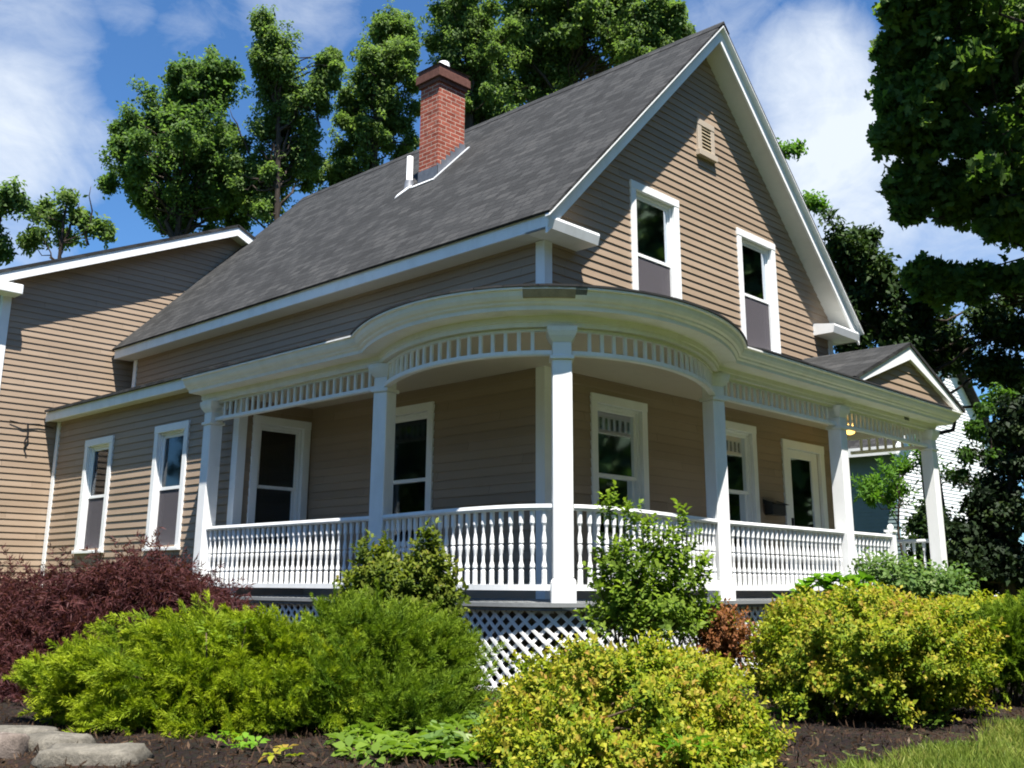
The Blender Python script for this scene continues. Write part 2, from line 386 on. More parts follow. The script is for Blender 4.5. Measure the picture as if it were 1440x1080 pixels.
# window openings (outer edge of the casings)
wA = (.766, 1.813, .42, 2.17); wB = (3.26, 4.298, .42, 2.17)
gz0, gz1 = 3.22, 5.0
g1 = (1.60, 2.639, gz0, gz1); g2 = (4.078, 5.117, gz0, gz1)
dr = (4.999, 6.209, -.1, 2.08)
wC = (1.76, 2.80, .42, 2.17); wD = (-.925, -.035, .42, 2.165)
v1 = (7.69, 8.62, .47, 2.20); v2 = (5.48, 6.41, .47, 2.20)
op_front = [opening(q) for q in (wA, wB, g1, g2)] + [(dr[0] + .1, dr[1] - .1, -1, dr[3] - .09)]
apexw = APEX - .16
def span_front(z):
    if z < 4.118: return (0.0, W)
    h = (z - 4.118) / SLOPE; return (min(h, W / 2), max(W - h, W / 2))
ztop = 4.118 + SLOPE * W / 2
part(siding(MB(), FRONT, -.24, ztop, span_front, op_front, (4.118,)), 'wall', M['siding'], label='tan gable wall above and behind the porch')
part(siding(MB(), SIDE, -.24, 3.80, lambda z: (0.0, LL), [opening(wC)]), 'wall', M['siding'])
part(siding(MB(), WINGS, -.62, 2.62, lambda z: (WY, RY), [opening(v1), opening(v2)]), 'wall', M['siding'], label='low side wing wall with two narrow windows')
part(siding(MB(), WINGF, -.24, 2.62, lambda z: (WX, 0.0), [opening(wD)]), 'wall', M['siding'])
rx_l, rx_r, rridge, reave = -2.21, 5.75, 1.77, 4.84; rs = .441
def span_rear(z):
    if z < reave: return (rx_l, rx_r)
    h = (z - reave) / rs; return (min(rx_l + h, rridge), max(rx_r - h, rridge))
part(siding(MB(), REAR, -.62, reave + rs * (rridge - rx_l), span_rear, (), (reave,)), 'wall', M['siding'], label='tall tan gable wall of the rear addition')
o = MB()                                                   # unseen far walls that close the house
o.box(W - .02, W, .03, LL, -.6, 3.9)
o.poly([(0, LL, -.6), (W, LL, -.6), (W, LL, 3.95), (W / 2, LL, ztop), (0, LL, 3.95)])
part(o, 'wall', M['siding'])
o = MB(); o.box(rx_l, rx_l + .02, RY + .02, RY + 7, -.6, reave); o.box(rx_r - .02, rx_r, RY + .02, RY + 7, -.6, reave)
o.poly([(rx_l, RY + 7, -.6), (rx_r, RY + 7, -.6), (rx_r, RY + 7, reave), (rridge, RY + 7, reave + rs * (rridge - rx_l)), (rx_l, RY + 7, reave)])
part(o, 'wall', M['siding'])
o = MB(); o.box(.04, W - .04, .25, LL - .05, 2.75, 2.78); o.box(.04, W - .04, .25, LL - .05, -.2, -.17)
o.box(.25, W - .04, 2.9, 2.95, -.16, 2.7); o.box(2.9, 2.95, .25, 2.85, -.16, 2.7); o.box(1.6, W - 1.6, 2.9, 2.95, 2.8, 5.2); o.box(WX + .25, -.02, WY + 1.2, WY + 1.25, -.2, 2.5)
part(o, 'interior_partition', M['dark'])
o = MB(); o.box(.03, W - .03, .02, .06, -.95, -.24).box(.02, .06, .06, LL, -.95, -.24).box(WX + .03, WX + .07, WY + .03, RY - .06, -.95, -.62).box(WX + .07, -.03, WY + .02, WY + .06, -.95, -.24)
o.box(rx_l + .03, WX - .05, RY + .02, RY + .06, -.95, -.62)
part(o, 'foundation', M['foundation'])
# corner boards
def cboard(x, y, z0, z1, sx, sy, w=.105, t=.03):
    o = MB(); x0, x1 = sorted((x - sx * t, x + sx * w)); y0, y1 = sorted((y - sy * t, y + sy * w))
    pts = [(x - sx * t, y - sy * t), (x + sx * w, y - sy * t), (x + sx * w, y - sy * .001), (x - sx * .001, y - sy * .001), (x - sx * .001, y + sy * w), (x - sx * t, y + sy * w)]
    o.prism([(p[0], p[1], z0) for p in pts], (0, 0, z1 - z0)); return part(o, 'corner_board', M['trim'], bevel=.004)
cboard(0, 0, -.24, 3.79, 1, 1); cboard(W, 0, -.24, 3.79, -1, 1); cboard(0, LL, 2.9, 3.79, 1, -1, .08)
cboard(WX, WY, -.24, 2.6, 1, 1, .10); cboard(rx_l, RY, -.62, 4.83, 1, 1)
o = MB(); o.box(WX - .03, WX - .001, RY - .14, RY - .035, -.62, 2.6); part(o, 'corner_board', M['trim'])

window(FRONT, *wA, upper='shade', lower='none'); window(FRONT, *wB, upper='paper', lower='none')
window(FRONT, *g1, upper='dark', lower='screen'); window(FRONT, *g2, upper='dark', lower='screen')
window(SIDE, *wC, upper='shade', lower='curtain'); window(WINGF, *wD, upper='dark', lower='none')
window(WINGS, *v1, upper='dark', lower='screencurtain', mid=.51); window(WINGS, *v2, upper='dark', lower='screencurtain', mid=.51)
# front door
o = MB(); d0, d1, dz0, dz1 = dr
o.obox(FRONT, d0, d0 + .12, dz0 + .02, dz1 - .12, -.02, .036).obox(FRONT, d1 - .12, d1, dz0 + .02, dz1 - .12, -.02, .036).obox(FRONT, d0 - .004, d1 + .004, dz1 - .12, dz1, -.02, .04)
o.obox(FRONT, d0 + .12, d0 + .14, dz0 + .02, dz1 - .12, -.1, -.0205).obox(FRONT, d1 - .14, d1 - .12, dz0 + .02, dz1 - .12, -.1, -.0205)
door = part(o, 'door', M['trim'], bevel=.004, label='white storm door with tall dark glass')
o = MB(); a, b = d0 + .14, d1 - .14
o.obox(FRONT, a, a + .16, dz0 + .02, dz1 - .12, -.06, -.02).obox(FRONT, b - .16, b, dz0 + .02, dz1 - .12, -.06, -.02).obox(FRONT, a + .16, b - .16, dz1 - .24, dz1 - .12, -.06, -.02)
o.obox(FRONT, a + .16, b - .16, dz0 + .02, dz0 + .3, -.06, -.02).obox(FRONT, a + .16, b - .16, .80, .84, -.06, -.02)
part(o, 'door_leaf', M['trim'], door, bevel=.004)
o = MB(); o.obox(FRONT, a + .15, b - .15, dz0 + .25, dz1 - .23, -.043, -.038); part(o, 'pane', M['glass'], door)
o = MB(); o.obox(FRONT, a + .04, a + .07, .78, .98, -.02, .03); part(o, 'handle', M['black'], door, bevel=.008)
# gable vent
o = MB(); P = FRONT; u0, u1, z0, z1 = 3.15, 3.56, 5.85, 6.37
o.obox(P, u0, u0 + .09, z0 + .02, z1 - .09, .0, .05).obox(P, u1 - .09, u1, z0 + .02, z1 - .09, .0, .05).obox(P, u0 - .003, u1 + .003, z1 - .09, z1, .0, .055).obox(P, u0 - .02, u1 + .02, z0 - .03, z0 + .06, .0, .08)
ve = part(o, 'gable_vent', M['vent'], bevel=.004)
o = MB()
for i in range(7):
    z = z0 + .08 + i * .052
    o.prism([(u0 + .091, -.045, z), (u0 + .091, -.022, z + .046), (u0 + .091, -.026, z + .048), (u0 + .091, -.05, z + .002)], (u1 - u0 - .182, 0, 0))
part(o, 'louver', M['bare'], ve)

# ------------------------------------------------------------------ roofs
def roof_slab(p_eave0, p_eave1, p_ridge1, p_ridge0, th=.10):
    a, b, c, d = (Vector(p) for p in (p_eave0, p_eave1, p_ridge1, p_ridge0))
    n = (b - a).cross(d - a).normalized()
    if n.z < 0: n = -n
    m = MB(); m.prism([a, b, c, d], tuple(-n * th)); return m
y0, y1 = -OH - .065, LL + .20
tz = .035
xr = W / 2
main = roof_slab((-OV - .05, y0, EAVE_Z + tz - .05 * SLOPE), (-OV - .05, y1, EAVE_Z + tz - .05 * SLOPE), (xr, y1, APEX + tz), (xr, y0, APEX + tz), .032)
mroof = part(main, 'roof', M['shingle'], label='steep grey shingled main roof')
o = roof_slab((W + OV + .03, y0, EAVE_Z + tz - .03 * SLOPE), (W + OV + .03, y1, EAVE_Z + tz - .03 * SLOPE), (xr, y1, APEX + tz), (xr, y0, APEX + tz), .032)
part(o, 'roof_slope', M['shingle'], mroof)
o = MB(); o.prism([(xr - .14, y0 - .01, APEX + tz - .14 * SLOPE + .012), (xr, y0 - .01, APEX + tz + .018), (xr + .14, y0 - .01, APEX + tz - .14 * SLOPE + .012), (xr, y0 - .01, APEX + tz - .02)], (0, y1 - y0 + .02, 0))
part(o, 'ridge_cap', M['shingle'], mroof)
# rake fascia boards, eave fascia, soffits
FV = .245
def rake(y, t, x0, z0, x1, z1, fv, mat, name='fascia'):
    o = MB(); o.prism([(x0, y, z0), (x1, y, z1), (x1, y, z1 - fv), (x0, y, z0 - fv)], (0, t, 0)); return part(o, name, mat)
rake(-OH, .03, -OV, EAVE_Z, xr, APEX, FV, M['white']); rake(-OH, .03, W + OV, EAVE_Z, xr + .0005, APEX, FV, M['white'])
rake(-OH - .067, .066, -OV - .04, EAVE_Z - .012 - .04 * SLOPE, xr, APEX - .012, .022, M['trim'], 'drip_edge'); rake(-OH - .067, .066, W + OV + .04, EAVE_Z - .012 - .04 * SLOPE, xr + .0005, APEX - .012, .022, M['trim'], 'drip_edge')
for s, xe in ((1, -OV), (-1, W + OV)):                     # sloped soffit under the rakes
    o = MB(); zoff = -.19
    nb = 26
    for i in range(nb):                                    # boards across
        ta, tb = i / nb, (i + 1) / nb - .0006
        xa, xb = xe + (xr - xe) * ta, xe + (xr - xe) * tb; za, zb = EAVE_Z + (APEX - EAVE_Z) * ta + zoff, EAVE_Z + (APEX - EAVE_Z) * tb + zoff
        o.prism([(xa, -OH + .03, za), (xb, -OH + .03, zb), (xb, -OH + .03, zb + .015), (xa, -OH + .03, za + .015)], (0, OH - .031, 0))
    part(o, 'soffit', M['soffit'])
    x0, x1 = sorted((xe, xe + s * .03))
    o = MB(); o.box(x0, x1, -OH + .03, LL + .18, EAVE_Z - .185, EAVE_Z - .005 + .03 * SLOPE * 0); part(o, 'fascia', M['white'])
    x0, x1 = sorted((xe + s * .03, xe + s * (OV - .002)))
    o = MB(); o.box(x0, x1, -.001, LL + .17, EAVE_Z - .180, EAVE_Z - .165); part(o, 'soffit', M['soffit'])
    # cornice return at the gable foot
    x0, x1 = sorted((xe + s * .005, xe + s * .865)); o = MB()
    o.prism([(x0, -OH + .002, EAVE_Z - .185), (x0, -OH - .025, EAVE_Z - .08), (x0, -OH - .02, EAVE_Z - .05), (x0, -.003, EAVE_Z - .0), (x0, -.003, EAVE_Z - .185)], (x1 - x0, 0, 0))
    part(o, 'cornice_return', M['white'])
# rear addition roof
ry0 = RY - .30
rz_r = reave + rs * (rridge - rx_l) + .12
for s, xe in ((1, rx_l - .45), (-1, rx_r + .45)):
    ze = rz_r - rs * abs(rridge - xe)
    rr = part(roof_slab((xe, ry0 - .015, ze + .03), (xe, RY + 7.3, ze + .03), (rridge, RY + 7.3, rz_r + .03), (rridge, ry0 - .015, rz_r + .03), .05), 'roof', M['shingle'])
    rake(ry0, .03, xe, ze, rridge + (.0005 if s < 0 else 0), rz_r, .19, M['white'])
    o = MB(); o.prism([(xe, ry0 + .03, ze - .15), (rridge, ry0 + .03, rz_r - .15), (rridge, ry0 + .03, rz_r - .135), (xe, ry0 + .03, ze - .135)], (0, .268, 0)); part(o, 'soffit', M['soffit'])
o = MB(); xe = rx_l - .45; ze = rz_r - rs * (rridge - xe); o.box(xe + .01, rx_l + .16, ry0 - .03, RY - .003, ze - .21, ze - .05); part(o, 'cornice_return', M['white'], bevel=.01)
# side wing shed roof
o = MB(); o.prism([(-1.385, 4.16, 2.776), (-1.385, RY - .06, 2.776), (.0, RY - .06, 3.08), (.0, 4.16, 3.08)], (0, 0, -.04)); part(o, 'roof', M['shingle'])
o = MB(); o.box(-1.34, -1.31, 4.12, RY - .02, 2.59, 2.742); part(o, 'fascia', M['white'], bevel=.004)
o = MB(); o.box(-1.309, WX - .001, 4.6, RY - .03, 2.605, 2.62); part(o, 'soffit', M['soffit'])
# chimney
cx0, cx1, cy0, cy1 = 1.80, 2.36, 3.84, 4.28
_cz = lambda x: EAVE_Z + tz + SLOPE * (x + OV)
ch = MB(); ch.box(cx0, cx1, cy0, cy1, _cz(cx0) - .4, 7.85); chim = part(ch, 'chimney', M['brick'], label='red brick chimney with dark corbelled top')
o = MB(); o.box(cx0 - .03, cx1 + .03, cy0 - .03, cy1 + .03, 7.79, 7.86).box(cx0 - .065, cx1 + .065, cy0 - .065, cy1 + .065, 7.86, 8.0).box(cx0 - .04, cx1 + .04, cy0 - .04, cy1 + .04, 8.0, 8.08)
part(o, 'corbel', M['darkbrick'], chim, bevel=.006)
o = MB(); n0 = [(cx0 - .06, cy0 - .06), (cx1 + .06, cy0 - .06), (cx1 + .06, cy1 + .06), (cx0 - .06, cy1 + .06)]
o.sweep([(0, 0)], [(0, 0)], [(0, 0)])
o = MB(); k = [(x, y, 8.082) for x, y in n0]; t_ = [((cx0 + cx1) / 2 + (x - (cx0 + cx1) / 2) * .55, (cy0 + cy1) / 2 + (y - (cy0 + cy1) / 2) *   .55, 8.16) for x, y in n0]
for i in range(4): o.quad(k[i], k[(i + 1) % 4], t_[(i + 1) % 4], t_[i])
o.poly(t_); part(o, 'mortar_crown', M['concrete'], chim)
o = MB(); o.lathe([(.10, 8.13), (.10, 8.25), (.085, 8.30), (.03, 8.32)], 12, ((cx0 + cx1) / 2, (cy0 + cy1) / 2)); part(o, 'flue_cap', M['alu'], chim, True)
o = MB()                                                   # stepped lead flashing
ns = 6
for i in range(ns):
    xa, xb = cx0 - .02 + (cx1 - cx0) * i / ns, cx0 - .02 + (cx1 - cx0) * (i + 1) / ns
    o.box(xa, xb + .03, cy0 - .012 - .001 * i, cy0 - .002, _cz(xa) - .02, _cz(xb) + .13)
o.box(cx0 - .014, cx0 - .002, cy0 - .012, cy1, _cz(cx0) - .03, _cz(cx0) + .17)
part(o, 'flashing', M['lead'], chim)
def on_roof(mb, pts, h):                                   # strip lying on the left roof slope
    nrm = Vector((-SLOPE, 0, 1)).normalized()
    q = [Vector((x, y, _cz(x))) + nrm * .006 for x, y in pts]; mb.prism(q, tuple(nrm * h)); return mb
o = MB(); on_roof(o, [(cx0 - .09, cy0 - .055), (cx0 - .08, cy0 - .02), (cx1 + .08, cy0 - .02), (cx1 + .08, cy0 - .055)], .012)
on_roof(o, [(cx0 - .13, cy0 - .055), (cx0 - .091, cy0 - .055), (cx0 - .091, cy1 + .0), (cx0 - .14, cy1 + .02)], .012); part(o, 'apron', M['alu'], chim)
# vent pipe with boot
px_, py_ = 1.80, 4.50
o = MB(); o.lathe([(.05, _cz(px_) - .1), (.05, _cz(px_) + .50), (.042, _cz(px_) + .505)], 12, (px_, py_)); vp = part(o, 'vent_pipe', M['trim'], None, True)
o = MB(); on_roof(o, [(px_ - .30, py_ - .02), (px_ - .1, py_ - .14), (px_ - .04, py_ - .13), (px_ - .04, py_ - .02), (px_ - .2, py_ + .03)], .012); part(o, 'boot', M['alu'], vp)
o = MB(); o.lathe([(.085, _cz(px_) - .12), (.075, _cz(px_) + .06), (.052, _cz(px_) + .10)], 10, (px_, py_)); part(o, 'boot_collar', M['lead'], vp, True)

# ------------------------------------------------------------------ porch
PX, PYF = 1.381, 1.258
P1 = (-PX, 4.43); P2 = (-PX, 1.014); P3 = (-1.352, -1.423); P4 = (1.352, -PYF); P5 = (4.215, -PYF); P6 = (7.08, -PYF)
class Bow:                                                  # smooth curve through three posts; tangent sets how far it bows out
    def __init__(s, tx):
        ty = -math.sqrt(1 - tx * tx); t1, t2 = np.array([tx, ty]), np.array([ty, tx]); q2, q3, q4 = np.array(P2), np.array(P3), np.array(P4)
        a1, a2 = np.linalg.solve(np.array([t1, t2]).T, (8 * q3 - q2 - q4) / 3 - q2 - q4); c1, c2 = q2 + a1 * t1, q4 + a2 * t2
        t = np.linspace(0, 1, 801)[:, None]; s.c = (1 - t) ** 3 * q2 + 3 * t * (1 - t) ** 2 * c1 + 3 * t ** 2 * (1 - t) * c2 + t ** 3 * q4
        s.l = np.concatenate([[0], np.cumsum(np.linalg.norm(np.diff(s.c, axis=0), axis=1))]); s.mid = float(s.l[400]); s.T = float(s.l[-1])
    def cut(s, sa, sb, n):                                 # points and outward normals between two arc lengths
        ss = np.linspace(sa, sb, n + 1); g = lambda q, i: np.interp(np.clip(q, 0, s.T), s.l, s.c[:, i]); e = .01
        dx, dy = g(ss + e, 0) - g(ss - e, 0), g(ss + e, 1) - g(ss - e, 1); l = np.hypot(dx, dy)
        return [(float(x), float(y)) for x, y in zip(g(ss, 0), g(ss, 1))], [(float(p), float(q)) for p, q in zip(dy / l, -dx / l)]
BEAM, RAIL = Bow(-.50), Bow(-.17)
ARCP, ARCN = BEAM.cut(0, BEAM.T, 64); RARP, RARN = RAIL.cut(0, RAIL.T, 64)
LEFTP, LEFTN = [(-PX, 4.62), (-PX, 1.0)], [(-1, 0), (-1, 0)]
FRP = [(1.34, -PYF), (7.13, -PYF), (7.13, .6)]; FRN = [(0, -1), (1, -1), (1, 0)]
def along(path, step0):
    pass
# cornice: architrave, soffit and crown in one profile
def cornice_prof(dz):
    return [(-.07, 2.29 + dz), (.075, 2.29 + dz), (.075, 2.33 + dz), (.088, 2.335 + dz), (.088, 2.385 + dz), (.115, 2.392 + dz), (.27, 2.396 + dz), (.275, 2.43 + dz), (.30, 2.445 + dz), (.305, 2.462 + dz), (.33, 2.475 + dz), (.352, 2.505 + dz), (.365, 2.545 + dz), (.39, 2.555 + dz), (.39, 2.572 + dz), (.05, 2.60 + dz), (-.07, 2.60 + dz)]
o = MB(); o.sweep(LEFTP, LEFTN, cornice_prof(0)); part(o, 'cornice', M['cream'])
o = MB(); o.sweep(ARCP, ARCN, cornice_prof(.004)); part(o, 'cornice', M['cream'], label='curved cream cornice round the porch corner with peeling crown')
o = MB(); o.sweep(FRP, FRN, cornice_prof(0)); part(o, 'cornice', M['cream'])
pk, pn = BEAM.cut(BEAM.mid - .30, BEAM.mid + .06, 14)
o = MB(); o.sweep(pk, pn, [(.30, 2.482), (.352, 2.490), (.385, 2.553), (.392, 2.573), (.34, 2.575)]); part(o, 'bare_wood_patch', M['bare'], label='bare wood where the crown has split away')
pk, pn = BEAM.cut(BEAM.mid + .06, BEAM.mid + .14, 6)
o = MB(); o.sweep(pk, pn, [(.30, 2.50), (.350, 2.512), (.388, 2.558), (.396, 2.573), (.34, 2.576)]); part(o, 'bare_wood_patch', M['lead'])
o = MB(); o.prism([(-PX - .385, 4.35, 2.572), (-PX - .33, 3.2, 2.60), (-PX - .02, 2.35, 2.70), (-PX + .25, 3.3, 2.80), (-PX - .05, 4.2, 2.66)], (0, 0, .006)); part(o, 'loose_flashing', M['alu'])
# roof, ceiling, floor between the outer line and the house
def inner(p): return (max(p[0], 0.0) if p[0] <= 0 or p[1] < 0 else p[0], max(p[1], 0.0))
def outline(pp, nn): return [(LEFTP[0], LEFTN[0])] + [((-PX, y), (-1, 0)) for y in (3.5, 2.5, 1.6)] + list(zip(pp, nn)) + [((x, -PYF), (0, -1)) for x in (1.8, 2.6, 3.4, 4.2, 5.0, 5.8, 6.6, 7.1)]
def clampin(p): return (0.02 if p[0] < 0.02 else min(p[0], 7.13), 0.02 if p[1] < .02 else p[1])
def skirt_sheet(o_out, z_out, z_in, th, allp):
    m = MB(); pr = [((p[0] + w[0] * o_out, p[1] + w[1] * o_out), clampin(p)) for p, w in allp]
    for (a, b), (c, d) in zip(pr, pr[1:]):
        for dz, fl in ((0, 0), (-th, 1)):
            q = [(a[0], a[1], z_out + dz), (c[0], c[1], z_out + dz), (d[0], d[1], z_in + dz), (b[0], b[1], z_in + dz)]
            m.poly([q[0], q[1], q[2]]); m.poly([q[0], q[2], q[3]])
        m.quad((a[0], a[1], z_out), (c[0], c[1], z_out), (c[0], c[1], z_out - th), (a[0], a[1], z_out - th))
    return m
part(skirt_sheet(.40, 2.60, 2.95, .02, outline(ARCP, ARCN)), 'porch_roof', M['shingle'])
part(skirt_sheet(-.075, 2.37, 2.372, .02, outline(ARCP, ARCN)), 'porch_ceiling', M['ceil'])
part(skirt_sheet(.13, -.10, -.095, .035, outline(RARP, RARN)), 'porch_floor', M['deck'])
o = MB()
for path, nn in ((LEFTP, LEFTN), (RARP, RARN), (FRP[:2], FRN[:1] * 2)):
    o.sweep(path, nn, [(.04, -.137), (.105, -.137), (.105, -.165), (.04, -.165)])
part(o, 'porch_skirt_board', M['deck'])
# posts
def post(p, rot=0.0, half=False):
    c, s = math.cos(rot), math.sin(rot)
    def sq(m, w, z0, z1, w1=None):
        w1 = w if w1 is None else w1; n = len(m.v)
        for ww, z in ((w, z0), (w1, z1)):
            for x, y in ((-ww, -ww), (ww, -ww), (ww, ww), (-ww, ww)): m.v.append((p[0] + x * c - y * s, p[1] + x * s + y * c, z))
        m.f += [tuple(n + i for i in q) for q in ((3, 2, 1, 0), (4, 5, 6, 7), (0, 1, 5, 4), (1, 2, 6, 5), (2, 3, 7, 6), (3, 0, 4, 7))]
    m = MB(); sq(m, .088, .10, 1.995); po = part(m, 'porch_post', M['white'], bevel=.008)
    m = MB(); sq(m, .106, -.155, .075); sq(m, .106, .0752, .10, .09); part(m, 'base', M['white'], po, bevel=.006)
    m = MB(); sq(m, .108, 1.995, 2.03); sq(m, .085, 2.0302, 2.15); sq(m, .085, 2.1502, 2.20, .118); sq(m, .118, 2.2002, 2.245, .135); sq(m, .135, 2.2452, 2.2895); part(m, 'capital', M['cream'], po, bevel=.004)
    return po
post(P1); post(P2, .25); post(P3, R(45) ); post(P4, -.22); post(P5); post(P6)
# friezes with spindles
sp_mb = MB(); sp_mb.box(-.016, .016, -.012, .012, 0, .185)
sp_me = None
def pathlen(path):
    d = [0]
    for a, b in zip(path, path[1:]): d.append(d[-1] + math.hypot(b[0] - a[0], b[1] - a[1]))
    return d
def samples(path, nn, step, margin):
    d = pathlen(path); T = d[-1] - 2 * margin; n = max(1, round(T / step)); out = []
    for i in range(n + 1):
        s = margin + T * i / n; j = 0
        while j < len(d) - 2 and d[j + 1] < s: j += 1
        t = (s - d[j]) / (d[j + 1] - d[j]); p = (path[j][0] + (path[j + 1][0] - path[j][0]) * t, path[j][1] + (path[j + 1][1] - path[j][1]) * t)
        out.append((p, nn[j]))
    return out
SHARED = {}
def shared_child(key, maker, mat, name, parent, loc, rot, smooth=False):
    if key not in SHARED:
        m = maker(); me = bpy.data.meshes.new(name); me.from_pydata(m.v, [], m.f); me.materials.append(mat)
        if smooth: me.polygons.foreach_set('use_smooth', [True] * len(me.polygons))
        SHARED[key] = me
    o = bpy.data.objects.new(name, SHARED[key]); link(o, parent)
    o.location = (loc[0], loc[1], loc[2]); o.rotation_euler = (0, 0, rot)
    return o
def frieze(path, nn, margin=.17):
    m = MB(); m.sweep(path, nn, [(-.03, 2.04), (.03, 2.04), (.035, 2.055), (.03, 2.085), (-.03, 2.085)])
    f = part(m, 'frieze', M['cream'])
    m = MB(); m.sweep(path, nn, [(-.022, 2.262), (.022, 2.262), (.022, 2.289), (-.022, 2.289)]); part(m, 'top_rail', M['cream'], f)
    for p, w in samples(path, nn, .124, margin):
        shared_child('spindle', lambda: sp_mb, M['cream'], 'spindle', f, (p[0], p[1], 2.080), math.atan2(w[1], w[0]) + math.pi / 2)
    return f
frieze([(P1[0], P1[1] - .09), (P2[0], P2[1] + .09)], LEFTN)
A1, A1N = BEAM.cut(.09, BEAM.mid - .09, 30); A2, A2N = BEAM.cut(BEAM.mid + .09, BEAM.T - .09, 30)
frieze(A1, A1N); frieze(A2, A2N)
frieze([(P4[0] + .09, -PYF), (P5[0] - .09, -PYF)], [(0, -1)] * 2); frieze([(P5[0] + .09, -PYF), (P6[0] - .09, -PYF)], [(0, -1)] * 2)
frieze([(P6[0], -PYF + .09), (P6[0], -.05)], [(1, 0)] * 2)
# railings
def baluster_mb():
    m = MB()
    prof = [(.0235, 0), (.0235, .12), (.0175, .135), (.024, .15), (.024, .165), (.015, .20), (.0135, .25), (.022, .31), (.0225, .335), (.0125, .345), (.0225, .358), (.021, .39), (.0125, .45), (.015, .50), (.024, .525), (.0235, .54), (.0235, .64)]
    m.lathe(prof, 8, ph=math.pi / 8); return m
def railing(path, nn, margin=.07, step=.103, newel=None):
    m = MB(); m.sweep(path, nn, [(-.035, .675), (.035, .675), (.045, .695), (.038, .725), (-.038, .725), (-.045, .695)])
    r = part(m, 'railing', M['white'])
    m = MB(); m.sweep(path, nn, [(-.03, .0), (.03, .0), (.03, .05), (-.03, .05)]); part(m, 'bottom_rail', M['white'], r)
    for p, w in samples(path, nn, step, margin):
        shared_child('baluster', baluster_mb, M['white'], 'baluster', r, (p[0], p[1], .042), math.atan2(w[1], w[0]), False)
    return r
NEW = (5.55, -PYF)
railing([(P1[0], P1[1] - .09), (P2[0], P2[1] + .09)], LEFTN)
B1, B1N = RAIL.cut(.09, RAIL.mid - .09, 30); B2, B2N = RAIL.cut(RAIL.mid + .09, RAIL.T - .09, 30)
railing(B1, B1N); railing(B2, B2N)
railing([(P4[0] + .09, -PYF), (P5[0] - .09, -PYF)], [(0, -1)] * 2); railing([(P5[0] + .09, -PYF), (NEW[0] - .05, -PYF)], [(0, -1)] * 2)
railing([(P6[0], -PYF + .1), (P6[0], -.06)], [(1, 0)] * 2, .1, .15)
m = MB(); m.box(NEW[0] - .05, NEW[0] + .05, NEW[1] - .05, NEW[1] + .05, -.1, .76); m.box(NEW[0] - .065, NEW[0] + .065, NEW[1] - .065, NEW[1] + .065, .762, .79); m.lathe([(.03, .79), (.045, .82), (.035, .85), (.01, .865)], 8, NEW)
part(m, 'newel_post', M['white'])
m = MB()
for i in range(4): m.box(5.66, 6.96, -PYF - .14 - .28 * (i + 1), -PYF - .141 - .28 * i + .03, -.10 - .19 * (i + 1) - .04, -.10 - .19 * (i + 1) - .003 * (i % 2))
part(m, 'step', M['deck'], bevel=.005)
# lattice skirting (crossed slats, curved with the porch)
def lattice(path, nn, z0=-.80, z1=-.167):
    d = pathlen(path); T = d[-1]
    def pt(s, z, off):
        s = min(max(s, 0), T); j = 0
        while j < len(d) - 2 and d[j + 1] < s: j += 1
        t = (s - d[j]) / (d[j + 1] - d[j]); w = nn[j]
        return (path[j][0] + (path[j + 1][0] - path[j][0]) * t + w[0] * off, path[j][1] + (path[j + 1][1] - path[j][1]) * t + w[1] * off, z)
    m = MB(); H_ = z1 - z0; hw = .0205; step = .115
    for sg, off in ((1, .05), (-1, .062)):
        s = -H_
        while s < T + H_:
            for k in range(5):                               # slat pieces so that they follow the curve
                za, zb = z0 + H_ * k / 5, z0 + H_ * (k + 1) / 5
                sa = s + (za - z0) if sg > 0 else s + H_ - (za - z0); sb = s + (zb - z0) if sg > 0 else s + H_ - (zb - z0)
                if sa < 0 or sa > T or sb < 0 or sb > T: continue
                a, b, c, e = pt(sa - hw, za, off), pt(sa + hw, za, off), pt(sb + hw, zb, off), pt(sb - hw, zb, off)
                m.quad(a, b, c, e)
                a2_, b2_, c2_, e2_ = pt(sa - hw, za, off - .008), pt(sa + hw, za, off - .008), pt(sb + hw, zb, off - .008), pt(sb - hw, zb, off - .008)
                m.quad(b2_, a2_, e2_, c2_); m.quad(a, e, e2_, a2_); m.quad(b, b2_, c2_, c)
            s += step
    m.sweep(path, nn, [(.035, z0 - .05), (.075, z0 - .05), (.075, z0 + .01), (.035, z0 + .01)])
    return part(m, 'lattice', M['white'])
lattice(LEFTP, LEFTN); lattice(RARP, RARN); lattice([(1.36, -PYF), (5.6, -PYF)], [(0, -1)] * 2)
# pediment over the entry
pa, pl, pr, pb = (5.85, 3.33), 4.08, 7.62, 2.60
psl = (pa[1] - pb) / (pa[0] - pl)
yp = -PYF - .36
ped = MB(); siding(ped, ((0, -PYF - .285), (1, 0), (0, -1)), 2.575, pa[1] - .12, lambda z: (pl + .16 + (max(z, 2.6) - 2.6) / psl, pr - .16 - (max(z, 2.6) - 2.6) / psl), (), (2.6,))
pedo = part(ped, 'pediment', M['siding'], label='small triangular gable over the porch entry')
for xe, sgn in ((pl, 1), (pr, -1)):
    part(roof_slab((xe - sgn * .03, yp - .02, pb + .03), (xe - sgn * .03, .02, pb + .03), (pa[0], .02, pa[1] + .045), (pa[0], yp - .02, pa[1] + .045), .045), 'roof', M['shingle'], pedo)
    o = MB(); q = [(xe, yp, pb), (pa[0] + (.0005 if sgn < 0 else 0), yp, pa[1]), (pa[0] + (.0005 if sgn < 0 else 0), yp, pa[1] - .2), (xe + sgn * .2, yp, pb - .003)]
    o.prism(q, (0, .03, 0)); part(o, 'fascia', M['white'], pedo)
    o = MB(); o.prism([(xe + sgn * .2, yp + .031, pb), (pa[0], yp + .031, pa[1] - .17), (pa[0], yp + .031, pa[1] - .155), (xe + sgn * .2, yp + .031, pb + .015)], (0, .04, 0)); part(o, 'soffit', M['cream'], pedo)
